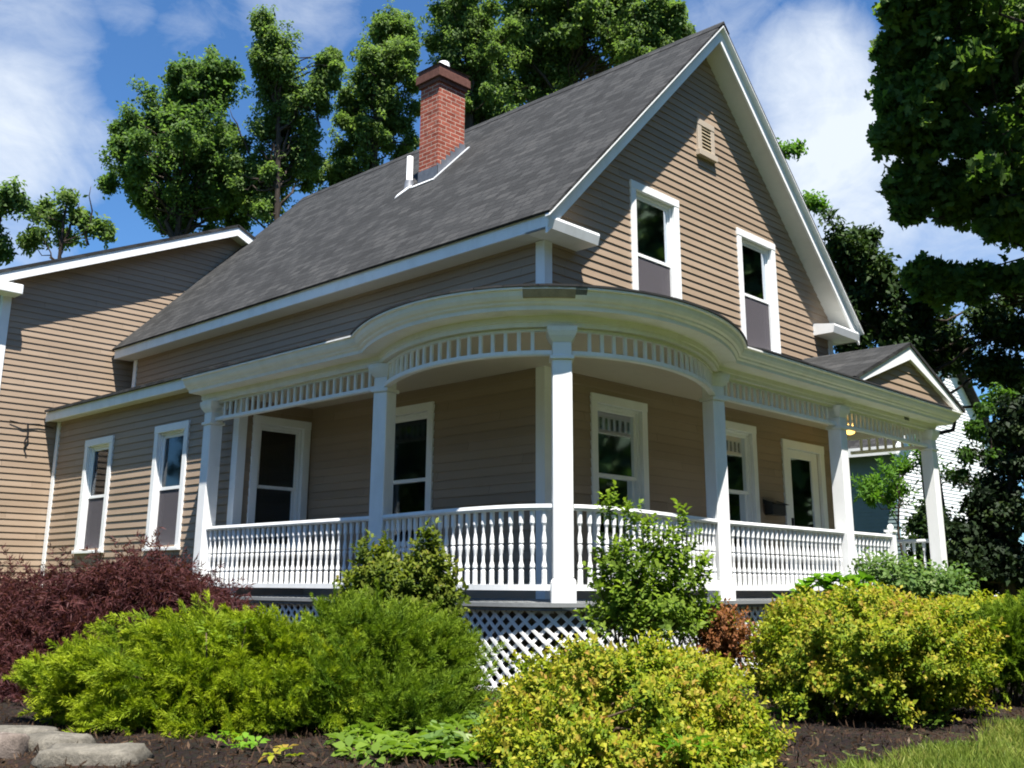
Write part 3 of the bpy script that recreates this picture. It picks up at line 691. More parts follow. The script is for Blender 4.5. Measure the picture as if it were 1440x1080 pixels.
o = MB(); o.prism([(7.15, -PYF + .2, 2.60), (7.15, .0, 2.60), (7.15, .0, 2.95)], (.02, 0, 0)); part(o, 'wall', M['siding'])
# small fittings: mailbox, lit porch lamp, number plate, wall wire
o = MB(); o.box(4.40, 4.74, -.17, -.035, .98, 1.13); o.prism([(4.39, -.18, 1.131), (4.39, -.035, 1.131), (4.39, -.035, 1.18)], (.36, 0, 0)); part(o, 'mailbox', M['black'], bevel=.008)
o = MB(); o.lathe([(.09, 2.35), (.09, 2.315), (.05, 2.30)], 14, (5.79, -.67)); lp = part(o, 'porch_light', M['alu'], label='lit amber globe under the porch ceiling')
o = MB(); o.lathe([(.03, 2.31), (.075, 2.275), (.085, 2.225), (.065, 2.175), (.02, 2.155)], 14, (5.79, -.67)); part(o, 'globe', M['lampglass'], lp, True)
o = MB(); o.prism([(6.10, -PYF - .092, 2.338), (6.24, -PYF - .092, 2.338), (6.24, -PYF - .092, 2.378), (6.10, -PYF - .092, 2.378)], (0, -.008, 0)); part(o, 'number_plate', M['lead'])
o = MB(); o.tube([(-1.9, RY - .03, 2.55), (-1.7, RY - .05, 2.52), (-1.45, RY - .04, 2.54), (-1.2, RY - .03, 2.5)], .008); o.tube([(-1.62, RY - .05, 2.52), (-1.60, RY - .06, 2.36), (-1.64, RY - .05, 2.22), (-1.6, RY - .05, 2.12)], .014)
part(o, 'service_wire', M['black'])

# ------------------------------------------------------------------ ground
def hgt(x, y):
    d = math.hypot(x - CAM[0], y - CAM[1]); t = min(max((5.6 - d) / 2.2, 0), 1); t = t * t * (3 - 2 * t)
    base = -.84 - .75 * t
    far = min(max((d - 45) / 200, 0), 1)
    return base - far * 2 + .03 * math.sin(x * 1.7 + y) * math.cos(y * 1.3 - x * .4)
def sheet(xs, ys, dz, keep=None, rough=0):
    m = MB(); idx = {}
    for i, x in enumerate(xs):
        for j, y in enumerate(ys):
            idx[i, j] = len(m.v); m.v.append((x, y, hgt(x, y) + dz + random.uniform(-rough, rough)))
    for i in range(len(xs) - 1):
        for j in range(len(ys) - 1):
            if keep is None or keep((xs[i] + xs[i + 1]) / 2, (ys[j] + ys[j + 1]) / 2):
                m.f.append((idx[i, j], idx[i + 1, j], idx[i + 1, j + 1], idx[i, j + 1]))
    return m
fx = [-1500, -600, -250, -120, -60, -35, -22] + [-16 + .4 * i for i in range(86)] + [20, 26, 35, 60, 120, 250, 600, 1500]
fy = [-1500, -600, -250, -120, -60, -35, -22] + [-14 + .4 * i for i in range(81)] + [20, 26, 35, 60, 120, 250, 600, 1500]
g = sheet(fx, fy, 0).build('ground', M['ground'], None, True); tag(g, kind='structure')
LA, LB = np.array([-2.83, -4.84]), np.array([-.51, -4.77])
ldir = (LB - LA) / np.linalg.norm(LB - LA); lnrm = np.array([ldir[1], -ldir[0]])
if lnrm[1] > 0: lnrm = -lnrm
def lawn_d(x, y): return (np.array([x, y]) - LA) @ lnrm + .06 * math.sin(x * 5) + .05 * math.sin(x * 11 + y * 7)
bx = [-9 + .08 * i for i in range(175)]; by = [-8 + .08 * i for i in range(190)]
b = sheet(bx, by, .006, lambda x, y: lawn_d(x, y) < .05 and not (x > -.2 and y > .2), .008).build('garden_bed', M['soil'], None, True); tag(b, kind='structure')

# ------------------------------------------------------------------ foliage toolkit
class Tmpl:
    def __init__(s): s.v = []; s.f = []; s.tip = []
    def leaf(s, base, d, nrm, ln, wd, tip, shape='diamond', fold=.25, droop=0.0):
        base, d, nrm = Vector(base), Vector(d).normalized(), Vector(nrm)
        side = d.cross(nrm).normalized(); up = side.cross(d).normalized(); n = len(s.v)
        dr = lambda t: -up * (droop * ln * t * t)
        if shape == 'diamond':
            p = [base, base + d * ln * .45 + side * wd * .5 + up * wd * fold + dr(.45), base + d * ln + dr(1), base + d * ln * .45 - side * wd * .5 + up * wd * fold + dr(.45)]
        elif shape == 'oval':
            p = [base, base + d * ln * .25 + side * wd * .40 + up * wd * fold * .6 + dr(.25), base + d * ln * .6 + side * wd * .5 + up * wd * fold + dr(.6), base + d * ln + dr(1),
                 base + d * ln * .6 - side * wd * .5 + up * wd * fold + dr(.6), base + d * ln * .25 - side * wd * .40 + up * wd * fold * .6 + dr(.25)]
        elif shape == 'strip':
            p = [base - side * wd * .35, base + side * wd * .35, base + d * ln + dr(1)]
        elif shape == 'maple':
            pr = [(0, 0), (.10, .42), (.32, .30), (.38, .50), (.62, .56), (.58, .22), (.80, .24), (1.0, 0)]
            p = [base + d * ln * a + side * wd * b + up * fold * wd * abs(b) + dr(a) for a, b in pr] + [base + d * ln * a - side * wd * b + up * fold * wd * abs(b) + dr(a) for a, b in pr[-2:0:-1]]
        s.v += [tuple(q) for q in p]; s.f.append(tuple(range(n, n + len(p)))); s.tip += [tip] * len(p)
def rv(): 
    v = RNG.normal(size=3); return v / np.linalg.norm(v)
def shoot_tmpl(n=10, axis=.3, ll=.08, lw=.05, shape='diamond', spread=55, jitter=.3, droop=.2, tip0=.5):
    t = Tmpl()
    for i in range(n):
        f = (i + .5) / n; th = i * 2.4 + RNG.uniform(-.4, .4); el = R(spread * (1.15 - .75 * f)) * RNG.uniform(.8, 1.25)
        d = Vector((math.sin(el) * math.cos(th), math.sin(el) * math.sin(th), math.cos(el)))
        nr = Vector((-math.cos(el) * math.cos(th), -math.cos(el) * math.sin(th), math.sin(el))) + Vector(rv()) * jitter
        t.leaf((RNG.normal() * .01, RNG.normal() * .01, axis * f), d, nr, ll * RNG.uniform(.7, 1.2), lw * RNG.uniform(.8, 1.15), max(0, (f - tip0) / (1 - tip0)), shape, droop=droop)
    return t
def clump_tmpl(n=14, rad=.35, ll=.16, lw=.11, shape='diamond', droop=.25):   # a twig's loose leaf clump, for tree crowns
    t = Tmpl()
    for i in range(n):
        c = rv() * rad * RNG.uniform(.2, 1) ** .6; c[2] *= .75
        d = rv(); d[2] = d[2] * .6 - .25; nr = np.array([0, 0, .9]) + rv() * .75
        t.leaf(c, d, nr, ll * RNG.uniform(.7, 1.25), lw * RNG.uniform(.8, 1.2), RNG.uniform(0, 1), shape, droop=droop)
    return t
def juniper_tmpl(ln=.34):
    t = Tmpl(); seg = 11
    for i in range(seg):
        f = i / (seg - 1); z = ln * f; bend = -.10 * ln * f * f
        for s in (-1, 1):
            bl = ln * (.40 * (1 - f) + .10); ang = R(38 + RNG.uniform(-9, 9)); base = Vector((bend, 0, z))
            d = Vector((RNG.uniform(-.25, .35), s * math.sin(ang), math.cos(ang)))
            for j in range(4):
                g = j / 3; p = base + d * bl * g * .8
                for q in range(2):
                    dd = Vector(d) + Vector((RNG.uniform(-.5, .7), RNG.uniform(-.6, .6), RNG.uniform(-.1, .5)))
                    t.leaf(p, dd, rv(), .055 * RNG.uniform(.7, 1.3), .017, min(1, .25 * g + .85 * f), 'strip')
        t.leaf((bend, 0, z), (RNG.uniform(-.3, .3), RNG.uniform(-.3, .3), 1), rv(), .07, .018, f, 'strip')
    return t
def jmaple_tmpl():
    t = Tmpl(); n = 9                                      # a drooping strand hung with thread-fine lobes
    for k in range(n):
        f = k / (n - 1); c = np.array([.10 * f * f + RNG.normal() * .012, RNG.normal() * .02, .34 * f])
        th0 = RNG.uniform(0, 6.28)
        for j in range(5):
            th = th0 + (j - 2) * .7; d = Vector((math.cos(th) * .8, math.sin(th) * .8, .75 + RNG.uniform(-.4, .4)))
            t.leaf(c, d, rv(), .085 * RNG.uniform(.6, 1.3), .013, f, 'diamond', droop=.35)
    return t
def instance(tmpls, P, D, S, tint, roll=None):            # scatter templates into one mesh: arrays of positions, directions, scales
    P = np.asarray(P, float); D = np.asarray(D, float); S = np.asarray(S, float); n = len(P)
    D = D / (np.linalg.norm(D, axis=1, keepdims=True) + 1e-9)
    ref = np.where(np.abs(D[:, 2:3]) < .92, np.array([[0, 0, 1.0]]), np.array([[1.0, 0, 0]]))
    X = np.cross(ref, D); X /= np.linalg.norm(X, axis=1, keepdims=True); Y = np.cross(D, X)
    if roll is None: roll = RNG.uniform(0, 2 * np.pi, n)
    c, s = np.cos(roll)[:, None], np.sin(roll)[:, None]; X, Y = X * c + Y * s, -X * s + Y * c
    which = RNG.integers(0, len(tmpls), n); VV = []; LV = []; LT = []; TT = []; TP = []; off = 0
    for k, t in enumerate(tmpls):
        ii = np.where(which == k)[0]
        if not len(ii): continue
        tv = np.array(t.v); nv = len(tv)
        V = P[ii][:, None, :] + S[ii][:, None, None] * (tv[None, :, 0:1] * X[ii][:, None, :] + tv[None, :, 1:2] * Y[ii][:, None, :] + tv[None, :, 2:3] * D[ii][:, None, :])
        VV.append(V.reshape(-1, 3)); loops = np.array([i for f in t.f for i in f]); tot = np.array([len(f) for f in t.f])
        base = off + np.arange(len(ii)) * nv
        LV.append((base[:, None] + loops[None, :]).ravel()); LT.append(np.tile(tot, len(ii)))
        TT.append(np.repeat(np.asarray(tint)[ii], nv)); TP.append(np.tile(np.array(t.tip), len(ii))); off += nv * len(ii)
    return np.concatenate(VV), np.concatenate(LV), np.concatenate(LT), np.concatenate(TT), np.concatenate(TP)
def leafmesh(name, data, mat, parent=None, origin=None):
    V, lv, lt, tint, tip = data
    if origin is not None: V = V - np.asarray(origin)
    me = bpy.data.meshes.new(name); me.vertices.add(len(V)); me.vertices.foreach_set('co', V.astype(np.float32).ravel())
    me.loops.add(len(lv)); me.loops.foreach_set('vertex_index', lv.astype(np.int32))
    me.polygons.add(len(lt)); ls = np.concatenate([[0], np.cumsum(lt)[:-1]]).astype(np.int32)
    me.polygons.foreach_set('loop_start', ls); me.polygons.foreach_set('loop_total', lt.astype(np.int32))
    for nm, arr in (('tint', tint), ('tip', tip)):
        a = me.attributes.new(nm, 'FLOAT', 'POINT'); a.data.foreach_set('value', arr.astype(np.float32))
    me.update(calc_edges=True); me.validate(); me.materials.append(mat)
    o = bpy.data.objects.new(name, me); link(o, parent); return o

# ------------------------------------------------------------------ trees
def crooked(a, b, n, wob):
    a, b = np.asarray(a, float), np.asarray(b, float); out = []
    for i in range(n + 1):
        t = i / n; out.append(a + (b - a) * t + (RNG.normal(size=3) * wob * np.linalg.norm(b - a) * (0 if i in (0, n) else 1)))
    return out
def tree(name, label, blobs, D, tm, leafmat, bark, base=None, trunk_r=.2, dens=1.0, size=1.0, group=None, sub=7, limb_r=.05, spread=.34, cat='tree', top=None, dead=(), depth=1.0, up=.3, shrink=1.0, streak=.8, ragged=0, lift=.35, bridge=0):
    """blobs: (px, py, radius px[, depth offset]) seen at D metres ahead - clumps of the crown round a forked trunk"""
    cs = []; rs_ = []
    for q in blobs:
        dd = D + (q[3] if len(q) > 3 else RNG.uniform(-1, 1) * q[2] / FPX * D * depth); cs.append(at(q[0], q[1], dd)); rs_.append(q[2] / FPX * D * shrink)
    if bridge:                                             # smaller clumps filling in between neighbouring ones
        for i in range(len(blobs)):
            order = sorted(range(len(blobs)), key=lambda j: np.linalg.norm(cs[j] - cs[i]))[1:4]
            for j in order:
                if RNG.uniform() < bridge:
                    t_ = RNG.uniform(.35, .65); cs.append(cs[i] * (1 - t_) + cs[j] * t_ + rv() * rs_[i] * .3); rs_.append((rs_[i] + rs_[j]) * RNG.uniform(.22, .42))
    for i in range(ragged):                                # loose outer sprigs
        j = int(RNG.integers(0, len(blobs))); v_ = rv(); cs.append(cs[j] + v_ * rs_[j] * RNG.uniform(1.0, 1.55)); rs_.append(rs_[j] * RNG.uniform(.18, .4))
    cs = np.array(cs); rs_ = np.array(rs_)
    if base is None: base = (cs[:, 0].mean(), cs[:, 1].mean())
    gz = hgt(*base) - .1
    root = empty(name, (base[0], base[1], gz)); tag(root, label, cat, group)
    topz = cs[:, 2].max() if top is None else top
    ctr = cs.mean(0)
    tr = [np.array([base[0], base[1], gz]), np.array([base[0] + RNG.normal() * .1, base[1] + RNG.normal() * .1, gz + (ctr[2] - gz) * .35]),
          np.array([base[0] * .5 + ctr[0] * .5, base[1] * .5 + ctr[1] * .5, gz + (ctr[2] - gz) * .7])]
    tp = cs[np.argmax(cs[:, 2])]
    tr += [ctr * .75 + tp * .25, tp]
    tr = [np.array(p) for p in tr]
    m = MB(); rad = [trunk_r, trunk_r * .8, trunk_r * .6, trunk_r * .4, trunk_r * .12]; m.tube(tr, rad, 8)
    P, Dn, S, T = [], [], [], []
    for c, r in zip(cs, rs_):
        za = min(c[2] - .4 * r, max(gz + 1.0, c[2] - 2.2 * r)); tt = 0
        best = min(range(24), key=lambda i: abs(interp(tr, i / 23.0)[2] - za)); s0 = interp(tr, best / 23.0)
        br = crooked(s0, c, 5, .05); lr = max(.012, limb_r * (.5 + r)); m.tube(br, [lr * (1 - .14 * i) for i in range(6)], 5)
        nsub = max(4, int(sub * dens * 1.7 * min(1, .35 + r)))
        for k in range(nsub):                              # twigs run out from the limb's end, leaves along each
            dv = rv(); dv[2] = dv[2] * .8 + lift; e = c + dv * r * RNG.uniform(.5, 1.0) ** 1.0 * (RNG.uniform(1.2, 1.9) if RNG.uniform() < .45 else 1.0)
            bend = rv() * r * .12; mid = c + (e - c) * .5 + bend
            m.tube([c - dv * r * .1, mid, e], [min(lr * .3, .02), min(lr * .2, .014), .004], 4, False)
            n = max(4, int(11 * dens * RNG.uniform(.4, 1.5)))
            u_ = RNG.uniform(.1, 1.15, (n, 1)); sd = spread * .50 * (1.2 - .75 * u_)
            pp = c + (e - c) * u_ + bend * (4 * u_ * (1 - u_)) * .5 + RNG.normal(size=(n, 3)) * r * sd * np.array([.9, .9, streak])
            P.append(pp); dd = (e - c) / (r + 1e-6) * .8 + RNG.normal(size=(n, 3)) * .5 + np.array([0, 0, up]); Dn.append(dd)
            S.append(RNG.uniform(.65, 1.25, n) * size); T.append(np.clip(RNG.uniform(0, 1) * .6 + RNG.uniform(0, .4, n), 0, 1))
    for a, b_ in dead: m.tube(crooked(a, b_, 5, .03), [.04, .03, .025, .02, .012, .006], 5)
    t = m.build('trunk', bark, root, True); t.location = -Vector(root.location)
    leafmesh('crown', instance(tm, np.concatenate(P), np.concatenate(Dn), np.concatenate(S), np.concatenate(T)), leafmat, root, root.location)
    return root
def interp(pts, t):
    t = t * (len(pts) - 1); i = min(int(t), len(pts) - 2); return pts[i] + (pts[i + 1] - pts[i]) * (t - i)

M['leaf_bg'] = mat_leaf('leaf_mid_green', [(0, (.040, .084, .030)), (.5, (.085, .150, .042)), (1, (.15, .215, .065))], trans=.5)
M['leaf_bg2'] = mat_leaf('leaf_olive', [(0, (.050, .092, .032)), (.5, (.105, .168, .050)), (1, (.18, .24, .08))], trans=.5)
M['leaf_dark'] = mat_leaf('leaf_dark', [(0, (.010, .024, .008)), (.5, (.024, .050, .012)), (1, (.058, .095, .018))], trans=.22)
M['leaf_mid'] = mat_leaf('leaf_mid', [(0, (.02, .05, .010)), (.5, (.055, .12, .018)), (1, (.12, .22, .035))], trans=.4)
M['leaf_shaded'] = mat_leaf('leaf_shaded', [(0, (.006, .012, .005)), (.6, (.014, .028, .008)), (1, (.04, .062, .014))], trans=.1)  # near-black leaf colour stands in for the big maple's shade
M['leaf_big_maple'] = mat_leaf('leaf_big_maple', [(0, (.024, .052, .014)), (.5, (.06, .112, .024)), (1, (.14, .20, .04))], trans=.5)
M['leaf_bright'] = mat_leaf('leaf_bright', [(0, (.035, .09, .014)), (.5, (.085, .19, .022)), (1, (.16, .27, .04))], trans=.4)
cl = [clump_tmpl(12, .27, .15, .09) for _ in range(4)]
cl_s = [clump_tmpl(9, .22, .125, .07) for _ in range(4)]
G_BG = 'tall trees behind the house'
tree('tree', 'dense round-crowned tree left of the brick chimney, rising behind the rear addition', [(278, 112, 24), (262, 140, 34), (235, 165, 40), (300, 150, 28), (290, 195, 44), (205, 205, 34), (245, 225, 50), (190, 250, 28), (215, 285, 40), (265, 285, 45), (305, 255, 40), (322, 105, 10), (315, 290, 34), (230, 318, 30), (180, 205, 16), (335, 320, 30)],
     32, cl, M['leaf_bg'], M['darkbark'], dens=1.25, size=.82, shrink=1.06, streak=1.2, ragged=30, lift=.7, bridge=.55, group=G_BG, trunk_r=.17)
tree('tree', 'slender tree with the narrow spire top, between round tree and roof ridge', [(368, 35, 13), (372, 62, 20), (392, 78, 18), (365, 100, 22), (398, 112, 24), (380, 145, 34), (412, 165, 30), (372, 195, 36), (410, 215, 34), (365, 250, 30), (395, 265, 36), (425, 245, 26), (455, 105, 16), (470, 90, 12), (448, 140, 18), (350, 290, 26), (380, 305, 24), (440, 200, 16)],
     31, cl_s, M['leaf_bg2'], M['darkbark'], dens=1.25, size=.85, shrink=1.0, streak=1.5, ragged=34, lift=.9, bridge=.55, group=G_BG, trunk_r=.15, dead=[(at(350, 215, 31), at(322, 150, 31)), (at(450, 180, 31), at(468, 92, 31))])
tree('tree', 'airy leaning tree immediately left of the chimney', [(548, 35, 16), (540, 60, 24), (570, 50, 14), (528, 95, 30), (562, 105, 24), (510, 130, 26), (540, 145, 32), (498, 172, 26), (530, 190, 30), (565, 180, 20), (490, 215, 26), (520, 235, 28), (470, 250, 18), (560, 225, 22), (482, 262, 20)],
     33, cl_s, M['leaf_bg2'], M['darkbark'], dens=1.25, size=.88, shrink=1.0, streak=1.5, ragged=34, lift=.9, bridge=.55, group=G_BG, trunk_r=.2)
tree('tree', 'pale green feathery tree directly behind the chimney top', [(632, 30, 26), (655, 15, 30), (640, 70, 30), (672, 60, 34), (630, 120, 24), (668, 110, 34), (690, 150, 34), (672, 185, 30), (700, 100, 30), (640, -10, 30), (660, 160, 25), (712, 178, 24)],
     35, cl_s, M['leaf_bg2'], M['darkbark'], dens=1.25, size=.92, shrink=1.08, streak=1.5, ragged=34, lift=.8, bridge=.55, group=G_BG, trunk_r=.28)
tree('tree', 'broad dense tree behind the roof ridge, right of the chimney', [(730, 20, 40), (760, -15, 50), (745, 70, 44), (790, 40, 50), (780, 100, 46), (735, 130, 36), (810, 85, 44), (835, 20, 48), (860, 65, 40), (825, -30, 50), (880, 25, 40), (895, 70, 30), (770, 150, 30), (870, -20, 40)],
     37, cl, M['leaf_bg2'], M['darkbark'], dens=1.25, size=.95, shrink=1.08, streak=1.3, ragged=30, lift=.7, bridge=.55, group=G_BG, trunk_r=.4)
tree('tree', 'tree with a sloping lower crown closest to the roof peak', [(915, 30, 26), (940, 45, 24), (925, 62, 22), (950, 22, 13), (962, 48, 10), (900, 50, 24), (890, 80, 26), (935, 70, 16)],
     35, cl_s, M['leaf_bg2'], M['darkbark'], dens=1.2, size=.95, shrink=1.05, streak=1.4, ragged=18, lift=.7, bridge=.55, group=G_BG, trunk_r=.2)
tree('tree', 'small sparse tree with a bare twig above the rear addition roof', [(62, 292, 16), (95, 278, 14), (75, 310, 18), (105, 305, 18), (122, 318, 14), (55, 330, 18), (90, 335, 24), (140, 322, 9), (45, 300, 9), (38, 345, 12), (150, 330, 6)],
     27, [clump_tmpl(9, .24, .13, .08) for _ in range(3)], M['leaf_bg2'], M['darkbark'], dens=.75, size=.95, trunk_r=.1, limb_r=.03, dead=[(at(124, 345, 27), at(128, 262, 27)), (at(90, 340, 27), at(112, 285, 27))])
tree('tree', 'tree cut off by the left border, only its branch tips in view', [(-40, 300, 50), (-8, 290, 22), (14, 278, 14), (28, 288, 8), (-5, 340, 16), (2, 358, 10), (-50, 370, 50)], 26, cl_s, M['leaf_bg'], M['darkbark'], dens=1.0, trunk_r=.2)
tree('tree', 'tree hidden by the gable with two feathery sprigs showing past the right rake', [(1040, 250, 50), (1085, 214, 18), (1108, 214, 14), (1122, 212, 8), (1112, 285, 20), (1138, 285, 13), (1152, 290, 7), (1060, 320, 55), (1040, 180, 30)], 30, cl_s, M['leaf_bright'], M['darkbark'], dens=.7, trunk_r=.25)
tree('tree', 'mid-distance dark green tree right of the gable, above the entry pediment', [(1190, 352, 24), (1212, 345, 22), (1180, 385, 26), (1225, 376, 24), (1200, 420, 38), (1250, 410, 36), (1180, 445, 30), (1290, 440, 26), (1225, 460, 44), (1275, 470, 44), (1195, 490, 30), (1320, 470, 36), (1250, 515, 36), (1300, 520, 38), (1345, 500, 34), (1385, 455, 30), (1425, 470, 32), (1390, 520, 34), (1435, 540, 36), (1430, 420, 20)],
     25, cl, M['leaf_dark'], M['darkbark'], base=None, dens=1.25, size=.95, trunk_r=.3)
mp = [clump_tmpl(9, .36, .19, .17, 'maple', .3) for _ in range(5)]
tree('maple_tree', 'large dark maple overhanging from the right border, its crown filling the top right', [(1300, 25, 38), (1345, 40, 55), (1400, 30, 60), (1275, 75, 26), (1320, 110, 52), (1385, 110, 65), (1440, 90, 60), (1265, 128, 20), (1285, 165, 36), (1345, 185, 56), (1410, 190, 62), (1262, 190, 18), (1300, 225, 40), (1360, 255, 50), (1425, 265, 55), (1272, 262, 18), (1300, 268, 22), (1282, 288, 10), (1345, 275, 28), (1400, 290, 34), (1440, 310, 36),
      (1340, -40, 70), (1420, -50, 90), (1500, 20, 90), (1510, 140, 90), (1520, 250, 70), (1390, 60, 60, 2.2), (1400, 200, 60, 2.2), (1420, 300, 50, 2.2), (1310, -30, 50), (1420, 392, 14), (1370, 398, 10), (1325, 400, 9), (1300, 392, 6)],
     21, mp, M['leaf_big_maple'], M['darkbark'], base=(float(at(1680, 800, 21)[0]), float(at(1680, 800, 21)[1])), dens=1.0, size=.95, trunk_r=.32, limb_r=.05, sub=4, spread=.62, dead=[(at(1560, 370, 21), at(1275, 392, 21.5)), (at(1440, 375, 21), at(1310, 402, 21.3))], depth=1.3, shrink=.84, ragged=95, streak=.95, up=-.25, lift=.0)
tree('tree', 'shaded leafy mass, its leaves coloured black-green, at the right border beside the end porch post', [(1405, 705, 28), (1435, 655, 34), (1440, 730, 60), (1380, 760, 32), (1405, 800, 46), (1360, 805, 26), (1355, 755, 18), (1450, 590, 28), (1440, 820, 60), (1370, 830, 30), (1385, 720, 20), (1420, 610, 16)],
     17.5, cl_s, M['leaf_shaded'], M['darkbark'], dens=1.6, size=.85, trunk_r=.2)
tree('tree', 'bright green sapling lit by sun under the big maple, at the right border', [(1405, 560, 16), (1388, 582, 14), (1415, 585, 14), (1372, 606, 12), (1400, 612, 14), (1362, 640, 12), (1392, 648, 16), (1420, 630, 16), (1352, 672, 12), (1380, 682, 14)], 19, cl_s, M['leaf_mid'], M['darkbark'], dens=.9, size=.7, trunk_r=.05, limb_r=.010)
sh = [shoot_tmpl(16, .5, .16, .05, 'oval', 75) for _ in range(3)]
tree('sumac', 'bright feathery sumac seen between the two right porch posts', [(1232, 690, 13), (1258, 674, 13), (1222, 703, 9), (1275, 690, 12), (1248, 708, 12), (1288, 648, 9), (1278, 662, 8)], 19, sh, M['leaf_bright'], M['darkbark'], dens=.75, size=.6, trunk_r=.035, limb_r=.02, cat='shrub')
tree('shrub', 'dark shrub under the bright sumac, behind the end porch railing', [(1292, 738, 16), (1312, 728, 18), (1305, 770, 24), (1325, 780, 24), (1295, 795, 18)], 20, cl_s, M['leaf_dark'], M['darkbark'], dens=1.2, size=.8, trunk_r=.05, limb_r=.02, cat='shrub')

# the wood across the street behind the camera: only the window panes show it, as their dark reflection
P, Dn, S = [], [], []
for a_ in list(range(-128, 7, 6)) + list(range(-60, 4, 7)) + list(range(92, 215, 9)):
    th = R(a_ + RNG.uniform(-3, 3)); ds = RNG.uniform(19, 27); hh = RNG.uniform(10, 15) if a_ < 50 else RNG.uniform(6, 9)
    c = np.array([CAM[0] + ds * math.cos(th), CAM[1] + ds * math.sin(th), -1.5 + hh * .55]); k = 1000
    d_ = RNG.normal(size=(k, 3)); d_ /= np.linalg.norm(d_, axis=1, keepdims=True)
    P.append(c + d_ * np.array([2.6, 2.6, hh * .5]) * RNG.uniform(.35, 1.05, (k, 1))); Dn.append(d_ + [0, 0, .4]); S.append(RNG.uniform(2.8, 4.4, k))
P = np.concatenate(P); o = leafmesh('street_trees', instance(cl, P, np.concatenate(Dn), np.concatenate(S), RNG.uniform(0, 1, len(P))), M['leaf_dark'])
tag(o, 'dark wood across the street, seen as reflections in the panes', 'trees', kind='stuff')

# ------------------------------------------------------------------ neighbour's house
nc = at(1262, 700, 28); nx, ny = float(nc[0]), float(nc[1])
nb = empty('neighbour_house', (nx + 4, ny + 4, -.9)); tag(nb, 'white neighbouring house glimpsed between the right porch posts', 'house')
def npart(mb, name, mat, parent=nb):
    o = mb.build(name, mat, parent); q = parent; base = Vector((0, 0, 0))
    while q is not None: base += Vector(q.location); q = q.parent
    o.location = -base; return o
npart(siding(MB(), ((nx, ny), (1, 0), (0, -1)), -1, 7.4, lambda z: (0, 8) if z < 4.1 else ((z - 4.1) * 1.2, 8 - (z - 4.1) * 1.2)), 'wall', M['neighbour'])
npart(siding(MB(), ((nx, ny), (0, 1), (-1, 0)), -1, 4.1, lambda z: (0, 9)), 'wall', M['neighbour_shaded'])
npart(MB().prism([(nx - .5, ny - .3, 3.75), (nx - .5, ny + 9.3, 3.75), (nx + 4, ny + 9.3, 7.5), (nx + 4, ny - .3, 7.5)], (0, 0, -.08)), 'roof', M['shingle'])
npart(MB().prism([(nx + 8.5, ny - .3, 3.75), (nx + 8.5, ny + 9.3, 3.75), (nx + 4, ny + 9.3, 7.5), (nx + 4, ny - .3, 7.5)], (0, 0, -.08)), 'roof', M['shingle'])
npart(MB().box(nx - .54, nx - .5, ny - .3, ny + 9.3, 3.5, 3.74), 'fascia', M['trim'])
npart(MB().prism([(nx - .5, ny - .34, 3.74), (nx + 4, ny - .34, 7.49), (nx + 4, ny - .34, 7.22), (nx - .5, ny - .34, 3.47)], (0, .035, 0)), 'fascia', M['trim'])
for (P, u0, u1, z0, z1) in ((((nx, ny), (1, 0), (0, -1)), 2.0, 2.9, 1.3, 3.0), (((nx, ny), (0, 1), (-1, 0)), 5.5, 6.4, 1.0, 2.8)):
    w = npart(MB().obox(P, u0, u0 + .1, z0, z1 - .1, 0, .06).obox(P, u1 - .1, u1, z0, z1 - .1, 0, .06).obox(P, u0 - .02, u1 + .02, z1 - .1, z1, 0, .065).obox(P, u0 - .02, u1 + .02, z0 - .06, z0, 0, .08), 'window', M['trim'])
    npart(MB().obox(P, u0 + .1, u1 - .1, z0, z1 - .1, .024, .03), 'pane', M['dark'], w)

